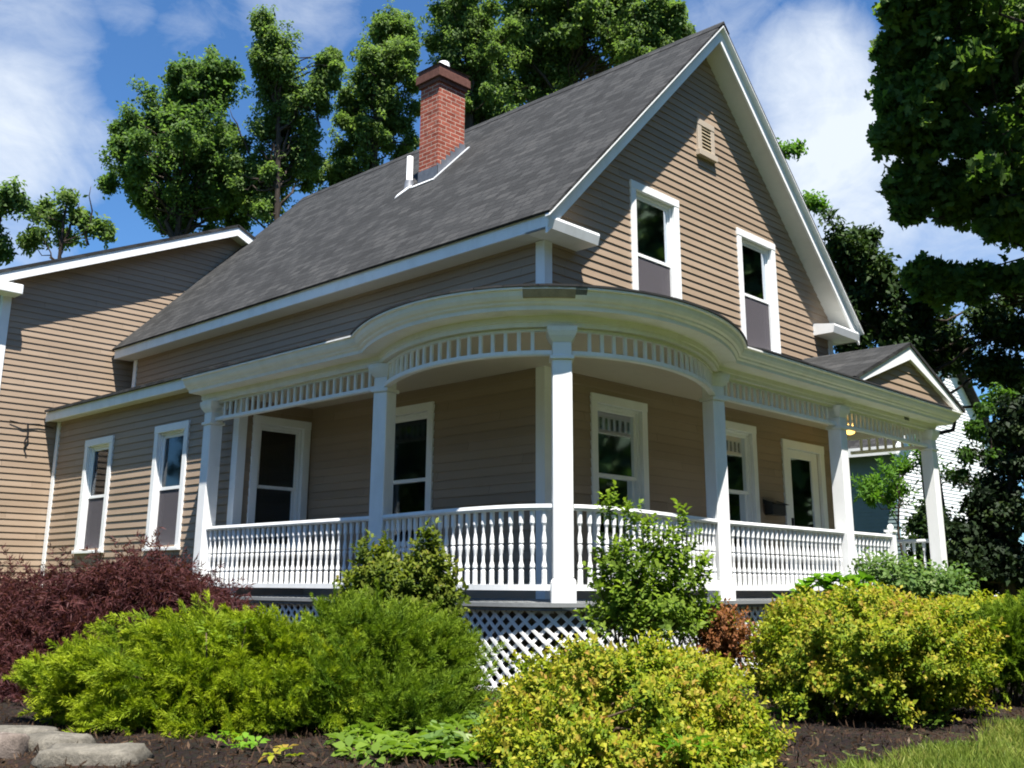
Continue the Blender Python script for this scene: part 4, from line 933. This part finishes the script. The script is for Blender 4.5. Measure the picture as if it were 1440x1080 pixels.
# ------------------------------------------------------------------ garden shrubs
def ground_z(p): return hgt(p[0], p[1])
def shrub(name, label, blobs, D, tm, mat, n, size, cat='shrub', group=None, up=.6, shell=.35, stems=10, stem_r=.012, base=None, dscale=1.0, out=1.0, tintn=6, bias=(0, 0, 0), clus=1, csd=.05):
    """a shrub as overlapping mounds (px, py, rx px, ry px) D metres ahead; shoots stand on the mounds' skins"""
    P, Dn, S, T = [], [], [], []; cs = []
    tot = sum(q[2] * q[3] for q in blobs)
    for q in blobs:
        dd = D + (q[4] if len(q) > 4 else 0); c = at(q[0], q[1], dd); rx, rz = q[2] / FPX * dd, q[3] / FPX * dd; ry = rx * dscale if q[2] < q[3] * 2.5 else rx * .75 * dscale
        cs.append((c, rx, ry, rz)); k = max(4, int(n * q[2] * q[3] / tot))
        k0 = max(3, k // clus); k = k0 * clus
        dirs = RNG.normal(size=(k0, 3)); dirs /= np.linalg.norm(dirs, axis=1, keepdims=True); dirs[:, 2] = np.where(dirs[:, 2] < -.35, -dirs[:, 2], dirs[:, 2])
        rr = 1 - shell * RNG.uniform(0, 1, k0) ** 1.6
        # skin lumps
        lump = 1 + .16 * np.sin(dirs[:, 0] * 7 + q[0]) * np.cos(dirs[:, 1] * 6 + q[1]) + .10 * np.sin(dirs[:, 2] * 9 + dirs[:, 0] * 5 + q[0] * .7)
        X = _r0; Y = np.array([_f[0], _f[1], 0]); Y = Y / np.linalg.norm(Y)
        off = (dirs[:, 0] * rx)[:, None] * X + (dirs[:, 1] * ry)[:, None] * Y + (dirs[:, 2] * rz)[:, None] * np.array([0, 0, 1.0])
        off, rr, lump = np.repeat(off, clus, 0), np.repeat(rr, clus), np.repeat(lump, clus)
        pp = c + off * (rr * lump)[:, None] + RNG.normal(size=(k, 3)) * csd * (clus > 1) * np.array([1, 1, .7]); o2 = off / (np.linalg.norm(off, axis=1, keepdims=True) + 1e-9)
        P.append(pp); Dn.append(o2 * out + RNG.normal(size=(k, 3)) * .35 + np.array([0, 0, up]) + np.array(bias))
        S.append(RNG.uniform(.75, 1.25, k) * size); ph = RNG.uniform(0, 6.28, 3)
        T.append(np.clip(.5 + .28 * np.sin(pp[:, 0] * tintn + ph[0]) * np.cos(pp[:, 1] * tintn + ph[1]) + .12 * np.sin(pp[:, 2] * tintn * 1.6 + ph[2]) + RNG.normal(size=k) * .17, 0, 1))
    P = np.concatenate(P); Dn = np.concatenate(Dn); S = np.concatenate(S); T = np.concatenate(T)
    gz = np.array([hgt(a, b) for a, b in P[:, :2]]); ok = P[:, 2] > gz + .03; P, Dn, S, T = P[ok], Dn[ok], S[ok], T[ok]
    ctr = np.mean([c[0] for c in cs], axis=0) if base is None else np.array([base[0], base[1], 0])
    root = empty(name, (ctr[0], ctr[1], hgt(ctr[0], ctr[1]))); tag(root, label, cat, group)
    m = MB(); b0 = np.array(root.location)
    for i in range(stems):
        c, rx, ry, rz = cs[i % len(cs)]; e = P[RNG.integers(0, len(P))]
        s0 = np.array([c[0] * .6 + b0[0] * .4 + RNG.normal() * .06, c[1] * .6 + b0[1] * .4 + RNG.normal() * .06, 0]); s0[2] = hgt(s0[0], s0[1]) - .03
        mid = (s0 * .5 + e * .5) + np.array([0, 0, .12]); m.tube([s0, mid, e], [stem_r, stem_r * .7, stem_r * .3], 5)
    st = m.build('stem', M['stem'], root, True); st.location = -Vector(root.location)
    leafmesh('foliage', instance(tm, P, Dn, S, T), mat, root, root.location)
    return root

M['gold_juniper'] = mat_leaf('gold_juniper_needles', [(0, (.045, .095, .006)), (.5, (.09, .165, .008)), (1, (.15, .22, .012))], [(0, (.22, .30, .012)), (1, (.38, .42, .02))], .85, trans=.3, isl=.25)
M['green_juniper'] = mat_leaf('green_juniper_needles', [(0, (.030, .075, .008)), (.5, (.060, .125, .010)), (1, (.10, .17, .014))], [(0, (.12, .20, .012)), (1, (.24, .31, .02))], .8, trans=.25, isl=.25)
M['spirea'] = mat_leaf('gold_spirea_leaves', [(0, (.045, .095, .008)), (.35, (.09, .155, .010)), (.7, (.17, .235, .015)), (1, (.30, .33, .03))], [(0, (.16, .23, .012)), (.35, (.31, .34, .02)), (.62, (.43, .37, .045)), (.78, (.37, .21, .045)), (.93, (.28, .12, .045))], .9, trans=.35, isl=.4)
M['red_maple'] = mat_leaf('purple_maple_leaves', [(0, (.022, .007, .010)), (.5, (.048, .014, .017)), (1, (.09, .029, .029))], [(0, (.07, .021, .023)), (1, (.15, .058, .046))], .6, trans=.3, isl=.35)
M['olive'] = mat_leaf('olive_shrub_leaves', [(0, (.030, .055, .008)), (.5, (.075, .115, .012)), (1, (.15, .19, .024))], [(0, (.14, .18, .02)), (.7, (.22, .24, .035)), (1, (.26, .15, .04))], .6, trans=.35)
M['weigela'] = mat_leaf('weigela_leaves', [(0, (.05, .095, .014)), (.5, (.105, .18, .022)), (1, (.17, .26, .035))], [(0, (.12, .20, .02)), (1, (.24, .34, .04))], .6, trans=.4)
M['weigela2'] = mat_leaf('weigela_light_leaves', [(0, (.06, .11, .016)), (.5, (.125, .20, .026)), (1, (.20, .28, .04))], [(0, (.15, .22, .02)), (1, (.28, .36, .05))], .6, trans=.45)
M['russet'] = mat_leaf('russet_leaves', [(0, (.08, .045, .014)), (.5, (.19, .08, .03)), (1, (.28, .15, .05))], [(0, (.22, .07, .03)), (1, (.32, .13, .06))], .7, trans=.3)
M['hosta'] = mat_leaf('broad_green_leaves', [(0, (.06, .15, .015)), (.5, (.12, .25, .02)), (1, (.22, .37, .04))], trans=.4, rough=.35)
M['pale'] = mat_leaf('pale_green_leaves', [(0, (.06, .12, .03)), (.7, (.13, .21, .05)), (1, (.34, .38, .20))], trans=.35)
JT = [juniper_tmpl() for _ in range(4)]
ST = [shoot_tmpl(15, .15, .043, .025, 'diamond', 70, .5, .25, .45) for _ in range(5)]
OT = [shoot_tmpl(13, .20, .070, .032, 'oval', 65, .4, .25, .5) for _ in range(4)]
WT = [shoot_tmpl(12, .24, .080, .044, 'oval', 70, .4, .3, .55) for _ in range(4)]
JM = [jmaple_tmpl() for _ in range(4)]

shrub('japanese_maple', 'dark red weeping maple shrub under the wing windows', [(190, 855, 120, 62), (110, 885, 110, 70, .1), (245, 880, 70, 42, .2), (40, 910, 80, 70, 0), (150, 930, 130, 60, -.4), (20, 955, 70, 55, -.6), (210, 825, 50, 22, .3), (140, 832, 60, 28, .1), (-40, 900, 80, 80, .2), (45, 990, 40, 22, -1.6), (290, 862, 36, 22, .2), (265, 838, 36, 14, .3)],
      9.3, JM, M['red_maple'], 3700, .72, up=-.75, shell=.5, stems=14, stem_r=.018, out=1.0, clus=4, csd=.07, tintn=5)
LB_ = -_r * .55
shrub('juniper', 'golden-green spreading juniper at lower left', [(300, 925, 130, 38, .2), (175, 955, 100, 36, 0), (385, 940, 100, 50, .2), (250, 970, 140, 45, -.1), (100, 975, 55, 28, -.1), (350, 990, 120, 45, -.2), (190, 1012, 95, 28, -.4), (290, 1028, 105, 22, -.5), (390, 1022, 80, 22, -.45), (390, 905, 50, 18, .4), (250, 900, 50, 16, .3), (440, 985, 60, 45, 0), (120, 1010, 40, 16, -.2)],
      6.75, JT, M['gold_juniper'], 2700, .52, up=.10, shell=.65, stems=16, out=1.1, tintn=4, bias=LB_, clus=11, csd=.055, group='spreading junipers')
shrub('juniper', 'darker green spreading juniper between the golden one and the lattice', [(520, 935, 95, 50, .2), (590, 965, 60, 50, .1), (480, 985, 80, 45, -.2), (560, 1012, 85, 36, -.35), (470, 1020, 70, 25, -.4), (615, 1000, 32, 26, -.1), (480, 895, 50, 28, .4), (630, 945, 22, 34, .2)],
      6.9, JT, M['green_juniper'], 2400, .50, up=.3, shell=.65, stems=12, out=1.0, tintn=4, clus=9, csd=.07, group='spreading junipers')
shrub('shrub', 'olive broadleaf shrub before the left railing, right of post two', [(560, 850, 60, 38), (525, 825, 25, 30), (600, 820, 25, 35), (560, 890, 75, 40), (620, 860, 20, 32), (605, 895, 40, 30), (540, 800, 10, 20), (598, 782, 8, 18), (515, 795, 8, 16), (500, 855, 18, 25)],
      7.9, OT, M['olive'], 1150, .72, up=.9, shell=.7, stems=24, out=.7)
shrub('shrub', 'leafy green shrub with upright shoots right of the corner post', [(925, 892, 72, 26), (870, 890, 44, 24), (985, 885, 26, 24), (905, 855, 60, 38), (880, 815, 30, 38), (935, 815, 32, 38), (920, 880, 65, 32), (865, 865, 25, 32), (857, 742, 6, 32), (888, 748, 6, 26), (965, 765, 6, 30), (908, 770, 8, 22), (980, 830, 14, 30), (845, 815, 8, 30), (932, 770, 6, 22)],
      7.9, WT, M['weigela2'], 640, .64, up=.9, shell=.75, stems=30, out=.6)
shrub('spirea', 'large yellow spirea mound in front, lower centre-right', [(880, 998, 140, 65, 0), (765, 1032, 66, 46, .05), (995, 1025, 74, 50, .05), (880, 952, 90, 26, .2), (800, 982, 60, 30, .1), (965, 966, 62, 30, .15), (890, 1055, 185, 55, -.25), (750, 1070, 60, 36, -.2), (1035, 1065, 50, 45, -.15), (880, 1105, 190, 60, -.4), (960, 1100, 120, 50, -.45), (790, 1100, 100, 45, -.45)],
      5.5, ST, M['spirea'], 7200, .72, up=.6, shell=.6, clus=12, csd=.04, stems=24, out=.9, group='yellow spirea mounds', tintn=9)
shrub('spirea', 'yellow spirea mound with orange tips, right of the soil patch', [(1220, 930, 135, 68, 0), (1130, 945, 62, 48, 0), (1320, 945, 55, 52, 0), (1170, 882, 70, 26, .25), (1260, 885, 65, 28, .2), (1100, 970, 30, 32, 0), (1215, 985, 130, 38, -.15), (1330, 985, 42, 32, -.1), (1220, 865, 55, 16, .3)],
      7.3, ST, M['spirea'], 7200, .78, up=.6, shell=.6, clus=12, csd=.045, stems=24, out=.9, group='yellow spirea mounds', tintn=9)
shrub('shrub', 'small russet-leaved shrub between the two yellow mounds', [(1022, 895, 28, 26), (1005, 915, 26, 26), (1040, 918, 24, 28), (1022, 935, 30, 30)], 7.9, ST, M['russet'], 300, .75, up=.7, shell=.7, stems=8)
shrub('spirea', 'yellow-green mound at the right border behind the juniper', [(1375, 878, 52, 20), (1420, 890, 45, 28), (1340, 880, 24, 14), (1400, 910, 52, 30)], 8.7, ST, M['spirea'], 1500, .85, up=.6, shell=.45, stems=10, tintn=9, group='yellow spirea mounds')
shrub('juniper', 'green juniper cut by the right border', [(1430, 920, 50, 38), (1440, 955, 55, 32), (1405, 945, 26, 30), (1455, 890, 32, 22)], 8.0, JT, M['green_juniper'], 900, .55, up=.25, shell=.6, stems=8, out=1.1, group='spreading junipers')
# broad-leaved and small plants
def big_leaves(n, ln, wd, el0=30, el1=70, shape='oval', droop=.5):
    t = Tmpl()
    for i in range(n):
        th = i * 2.4 + RNG.uniform(-.3, .3); el = R(RNG.uniform(el0, el1)); d = Vector((math.cos(th) * math.cos(el), math.sin(th) * math.cos(el), math.sin(el)))
        nr = Vector((-math.cos(th) * math.sin(el), -math.sin(th) * math.sin(el), math.cos(el)))
        t.leaf(d * .05, d, nr, ln * RNG.uniform(.7, 1.15), wd * RNG.uniform(.8, 1.1), RNG.uniform(0, 1), shape, .22, droop)
    return t
def gat(px, py):
    a = (px - 720) / FPX; b = -(py - 540 - PPY) / FPX; v = _f + a * _r + b * _u
    t = 5.0
    for _ in range(40):
        p = CAM + v * t; t += (p[2] - hgt(p[0], p[1])) / -v[2] * .8
    return CAM + v * t
def plant(name, label, spots, D, tm, mat, size, cat='plant', group=None, zoff=0.0, stemh=0):
    P = [at(x, y, D + (q[0] if q else 0)) if D else gat(x, y) + np.array([0, 0, .03]) for x, y, *q in spots]; c = np.mean(P, axis=0)
    root = empty(name, (c[0], c[1], hgt(c[0], c[1]))); tag(root, label, cat, group)
    for p in P:
        g_ = np.array([c[0] * .5 + p[0] * .5, c[1] * .5 + p[1] * .5, hgt(c[0], c[1]) - .02])
        st = MB().tube([g_, (g_ + p) / 2, p], [.008, .006, .004], 5).build('stem', M['stem'], root, True); st.location = -Vector(root.location)
    n = len(P); leafmesh('foliage', instance(tm, P, RNG.normal(size=(n, 3)) * .25 + np.array([0, 0, 1.0]), RNG.uniform(.8, 1.2, n) * size, RNG.uniform(0, 1, n)), mat, root, root.location)
    return root
BL = [big_leaves(8, .24, .17, 10, 65) for _ in range(3)]
plant('broadleaf_plant', 'bright green large-leaved plant behind the right spirea, against the front railing', [(1135, 830), (1150, 815), (1142, 822), (1158, 830), (1172, 816), (1195, 828), (1215, 820), (1128, 840), (1165, 825), (1185, 820), (1205, 825), (1225, 835), (1145, 845), (1120, 850), (1105, 855), (1175, 840)], 9.2, BL, M['hosta'], .5)
fl = [shoot_tmpl(10, .22, .05, .03, 'oval', 80) for _ in range(3)]
shrub('shrub', 'airy pale-flowering shrub at the foot of the end porch post', [(1270, 835, 35, 26), (1305, 845, 35, 24), (1335, 840, 25, 22), (1240, 825, 25, 18)], 10.4, fl, M['pale'], 420, 1.0, up=.7, shell=.8, stems=12)
HL = [big_leaves(7, .13, .08, 5, 55) for _ in range(3)]
plant('groundcover_plant', 'bright leafy groundcover below the dark juniper at bottom centre', [(520 + RNG.uniform(-45, 165), 1052 + RNG.uniform(-25, 26)) for _ in range(80)], 0, HL, M['weigela'], .6)
plant('groundcover_plant', 'pale-leaved groundcover tucked left of the front spirea mound', [(640 + RNG.uniform(-40, 60), 1030 + RNG.uniform(-20, 30)) for _ in range(34)], 0, HL, M['pale'], .6)
plant('weed', 'lone weed with soft blue-green leaves growing through the golden juniper', [(290, 890), (300, 905), (320, 900), (305, 930), (345, 880), (335, 910)], 6.55, HL, M['weigela2'], .5)
plant('weed', 'low bright weed on the bare mulch at the bottom left', [(300, 1052), (320, 1045), (345, 1052), (335, 1062), (360, 1056)], 0, HL, M['hosta'], .4)
plant('weed', 'yellowish weed touching the bottom border left of centre', [(385, 1072), (400, 1066), (415, 1075)], 0, HL, M['spirea'], .4)
plant('hosta', 'small variegated hosta at the lawn edge below the right spirea', [(1300, 1018), (1315, 1022), (1328, 1020), (1310, 1028)], 0, HL, M['pale'], .55)
plant('fern', 'bright green ferny plant poking from the front spirea at the bottom', [(945, 1062), (960, 1055), (985, 1058), (970, 1068)], 4.75, [big_leaves(12, .14, .025, 10, 60) for _ in range(2)], M['hosta'], .7)
plant('weed', 'upright yellow-green weed beside the spirea at the soil patch', [(1085, 985), (1098, 992), (1105, 1000), (1092, 1012)], 0, HL, M['hosta'], .5)

# ------------------------------------------------------------------ rocks, mulch, lawn
def rock(label, px, py, D, sx, sy, sz, rot, mat, seed):
    rg = np.random.default_rng(seed); m = MB(); nu, nv = 18, 11; ph = rg.uniform(0, 6.28, 9)
    c = at(px, py, D); z = hgt(c[0], c[1])
    for j in range(nv):
        v = math.pi * j / (nv - 1)
        for i in range(nu):
            u = 2 * math.pi * i / nu; d = np.array([math.sin(v) * math.cos(u), math.sin(v) * math.sin(u), math.cos(v)])
            d = np.sign(d) * np.abs(d) ** .45                 # blocky
            r = 1 + .10 * math.sin(3 * d[0] + ph[0]) * math.sin(2.6 * d[1] + ph[1]) + .07 * math.sin(6 * d[2] + ph[2] + 3 * d[0]) + .05 * math.sin(9 * d[1] + ph[3]) + rg.normal() * .018
            x, y = d[0] * sx * r, d[1] * sy * r; cc, ss = math.cos(rot), math.sin(rot)
            m.v.append((x * cc - y * ss, x * ss + y * cc, d[2] * sz * r))
    for j in range(nv - 1):
        for i in range(nu): m.f.append((j * nu + i, j * nu + (i + 1) % nu, (j + 1) * nu + (i + 1) % nu, (j + 1) * nu + i))
    o = m.build('rock', mat, None, True); o.location = (c[0], c[1], z + sz * .15); tag(o, label, 'rock', 'stones edging the bed'); return o
VA = math.atan2(_r0[1], _r0[0])
rock('flat pale stone at the far left of the bed edge', 15, 1052, 5.75, .24, .15, .07, VA + .1, M['rock'], 1)
rock('slanted pale stone, middle of the row edging the bed', 75, 1068, 5.45, .17, .13, .07, VA - .35, M['rock'], 2)
rock('broad tan stone at the right end of the edging row', 130, 1092, 5.15, .26, .14, .065, VA + .05, M['rock'], 3)
rock('dark chipped stone at the left bottom corner', 5, 1080, 5.3, .10, .10, .09, VA, M['darkrock'], 4)
# mulch chips
chip = Tmpl(); chip.leaf((0, 0, 0), (1, 0, 0), (0, 0, 1), .032, .013, 0, 'diamond', .3); chip2 = Tmpl(); chip2.leaf((0, 0, 0), (1, 0, .1), (0, 0, 1), .05, .007, .5, 'oval', .4)
n = 22000; ang = RNG.uniform(-.62, .62, n) + math.atan2(_f[1], _f[0]); dist = RNG.uniform(5.4, 9.5, n)
xy = np.stack([CAM[0] + dist * np.cos(ang), CAM[1] + dist * np.sin(ang)], 1)
ok = np.array([lawn_d(x, y) < -.02 and not (x > -1.3 and y > -1.2) for x, y in xy]); xy = xy[ok]
P = np.array([(x, y, hgt(x, y) + .012) for x, y in xy]); Dn = RNG.normal(size=(len(P), 3)); Dn[:, 2] *= .12
M['chip'] = mat_leaf('bark_chips', [(0, (.02, .014, .010)), (.6, (.075, .045, .028)), (.9, (.17, .11, .07)), (1, (.34, .26, .18))], trans=0, rough=.9, spec=.1)
o = leafmesh('mulch', instance([chip, chip2], P, Dn, RNG.uniform(.5, 1.3, len(P)), RNG.uniform(0, 1, len(P))), M['chip'])
tag(o, 'brown bark mulch chips scattered over the garden bed', 'mulch', kind='stuff')
# lawn blades
gt = []
for k in range(4):
    t = Tmpl()
    for i in range(7):
        d = Vector((RNG.normal() * .35, RNG.normal() * .35, 1)); t.leaf((RNG.normal() * .012, RNG.normal() * .012, 0), d, rv(), .055 * RNG.uniform(.6, 1.3), .006, RNG.uniform(0, 1), 'diamond', .1, .35)
    gt.append(t)
n = 26000; ang = RNG.uniform(-.62, -.1, n) + math.atan2(_f[1], _f[0]); dist = RNG.uniform(5.0, 12.5, n)
xy = np.stack([CAM[0] + dist * np.cos(ang), CAM[1] + dist * np.sin(ang)], 1); ok = np.array([lawn_d(x, y) > RNG.normal() * .05 for x, y in xy]); xy = xy[ok]
P = np.array([(x, y, hgt(x, y)) for x, y in xy]); Dn = RNG.normal(size=(len(P), 3)) * .15 + np.array([0, 0, 1.0])
M['lawn'] = mat_leaf('lawn_blades', [(0, (.07, .12, .018)), (.5, (.15, .20, .03)), (1, (.31, .29, .08))], trans=.3, rough=.5)
o = leafmesh('grass', instance(gt, P, Dn, RNG.uniform(.7, 1.3, len(P)), np.clip(.5 + .3 * np.sin(P[:, 0] * 4.1) * np.cos(P[:, 1] * 5.3) + .2 * np.sin(P[:, 0] * 11 + P[:, 1] * 9) + RNG.normal(size=len(P)) * .15, 0, 1)), M['lawn'])
tag(o, 'short sunlit lawn grass at the bottom right corner', 'grass', kind='stuff')

# ------------------------------------------------------------------ light and sky
SD = np.array([.235, .365, -1.0]); SD /= np.linalg.norm(SD)
sun = bpy.data.lights.new('sun', 'SUN'); sun.energy = 5.0; sun.angle = R(.53); sun.color = (1, .955, .89)
so = bpy.data.objects.new('sun', sun); link(so); so.rotation_euler = Vector(SD).to_track_quat('-Z', 'Y').to_euler(); so.location = (-10, -20, 40)
w = bpy.data.worlds.new('World'); scene.world = w; w.use_nodes = True; nt = w.node_tree; nt.nodes.clear()
out = N(nt, 'ShaderNodeOutputWorld'); bg = N(nt, 'ShaderNodeBackground'); bg.inputs['Strength'].default_value = .054
sky = N(nt, 'ShaderNodeTexSky', sky_type='NISHITA'); sky.sun_disc = False
sky.sun_elevation = math.asin(-SD[2]); sky.sun_rotation = math.atan2(-SD[0], -SD[1]); sky.altitude = 200; sky.air_density = 1.0; sky.dust_density = .4; sky.ozone_density = 2.2
tc = N(nt, 'ShaderNodeTexCoord').outputs['Generated']
def skydir(px, py):
    v = at(px, py, 1.0) - CAM; return v / np.linalg.norm(v)
def cloud_mask(px, py, r_in, r_out, wgt):                    # soft cap round a direction in the sky
    d = N(nt, 'ShaderNodeVectorMath', operation='DOT_PRODUCT'); L(nt, tc, d.inputs[0]); d.inputs[1].default_value = skydir(px, py)
    mr = N(nt, 'ShaderNodeMapRange', interpolation_type='SMOOTHSTEP'); L(nt, d.outputs['Value'], mr.inputs['Value'])
    mr.inputs['From Min'].default_value = math.cos(r_out / FPX); mr.inputs['From Max'].default_value = math.cos(r_in / FPX); mr.inputs['To Max'].default_value = wgt
    return mr.outputs[0]
masks = [cloud_mask(*q) for q in ((0, 175, 10, 165, .62), (95, 210, 5, 105, .48), (40, 30, 10, 130, .42), (170, 0, 5, 70, .32), (1140, 110, 10, 130, .6), (1190, 240, 20, 190, .72), (1200, 360, 10, 150, .5), (1060, 90, 5, 80, .35), (420, 0, 5, 130, .36), (300, 40, 5, 120, .24), (1010, 0, 5, 120, .3), (-300, 250, 50, 400, .5), (1500, 300, 60, 320, .5))]
acc = masks[0]
for q in masks[1:]: acc = math_(nt, 'MAXIMUM', acc, q)
acc = math_(nt, 'ADD', acc, -.10)
cn = noise(nt, scaled(nt, tc, (1, 1, 1.7)), 4.6, 9, .62, .9); cn2 = noise(nt, scaled(nt, tc, (1, 1.4, 2.2)), 17, 6, .62, .8)
fb = math_(nt, 'ADD', math_(nt, 'MULTIPLY', cn.outputs['Fac'], .7), math_(nt, 'MULTIPLY', cn2.outputs['Fac'], .3))
cf = math_(nt, 'MULTIPLY', math_(nt, 'ADD', math_(nt, 'ADD', acc, fb), -.60), 1.75, True)
L(nt, mixc(nt, cf, mixc(nt, 1.0, sky.outputs[0], (.60, .96, 1.28), 'MULTIPLY'), (6.3, 6.9, 7.7)), bg.inputs['Color']); L(nt, bg.outputs[0], out.inputs['Surface'])

scene.render.engine = 'CYCLES'
scene.cycles.filter_width = 1.9; scene.cycles.max_bounces = 7; scene.cycles.transparent_max_bounces = 16; scene.cycles.use_denoising = True
scene.view_settings.view_transform = 'Standard'; scene.view_settings.look = 'None'; scene.view_settings.gamma = 1; scene.view_settings.exposure = 1.36
scene.view_settings.use_curve_mapping = False
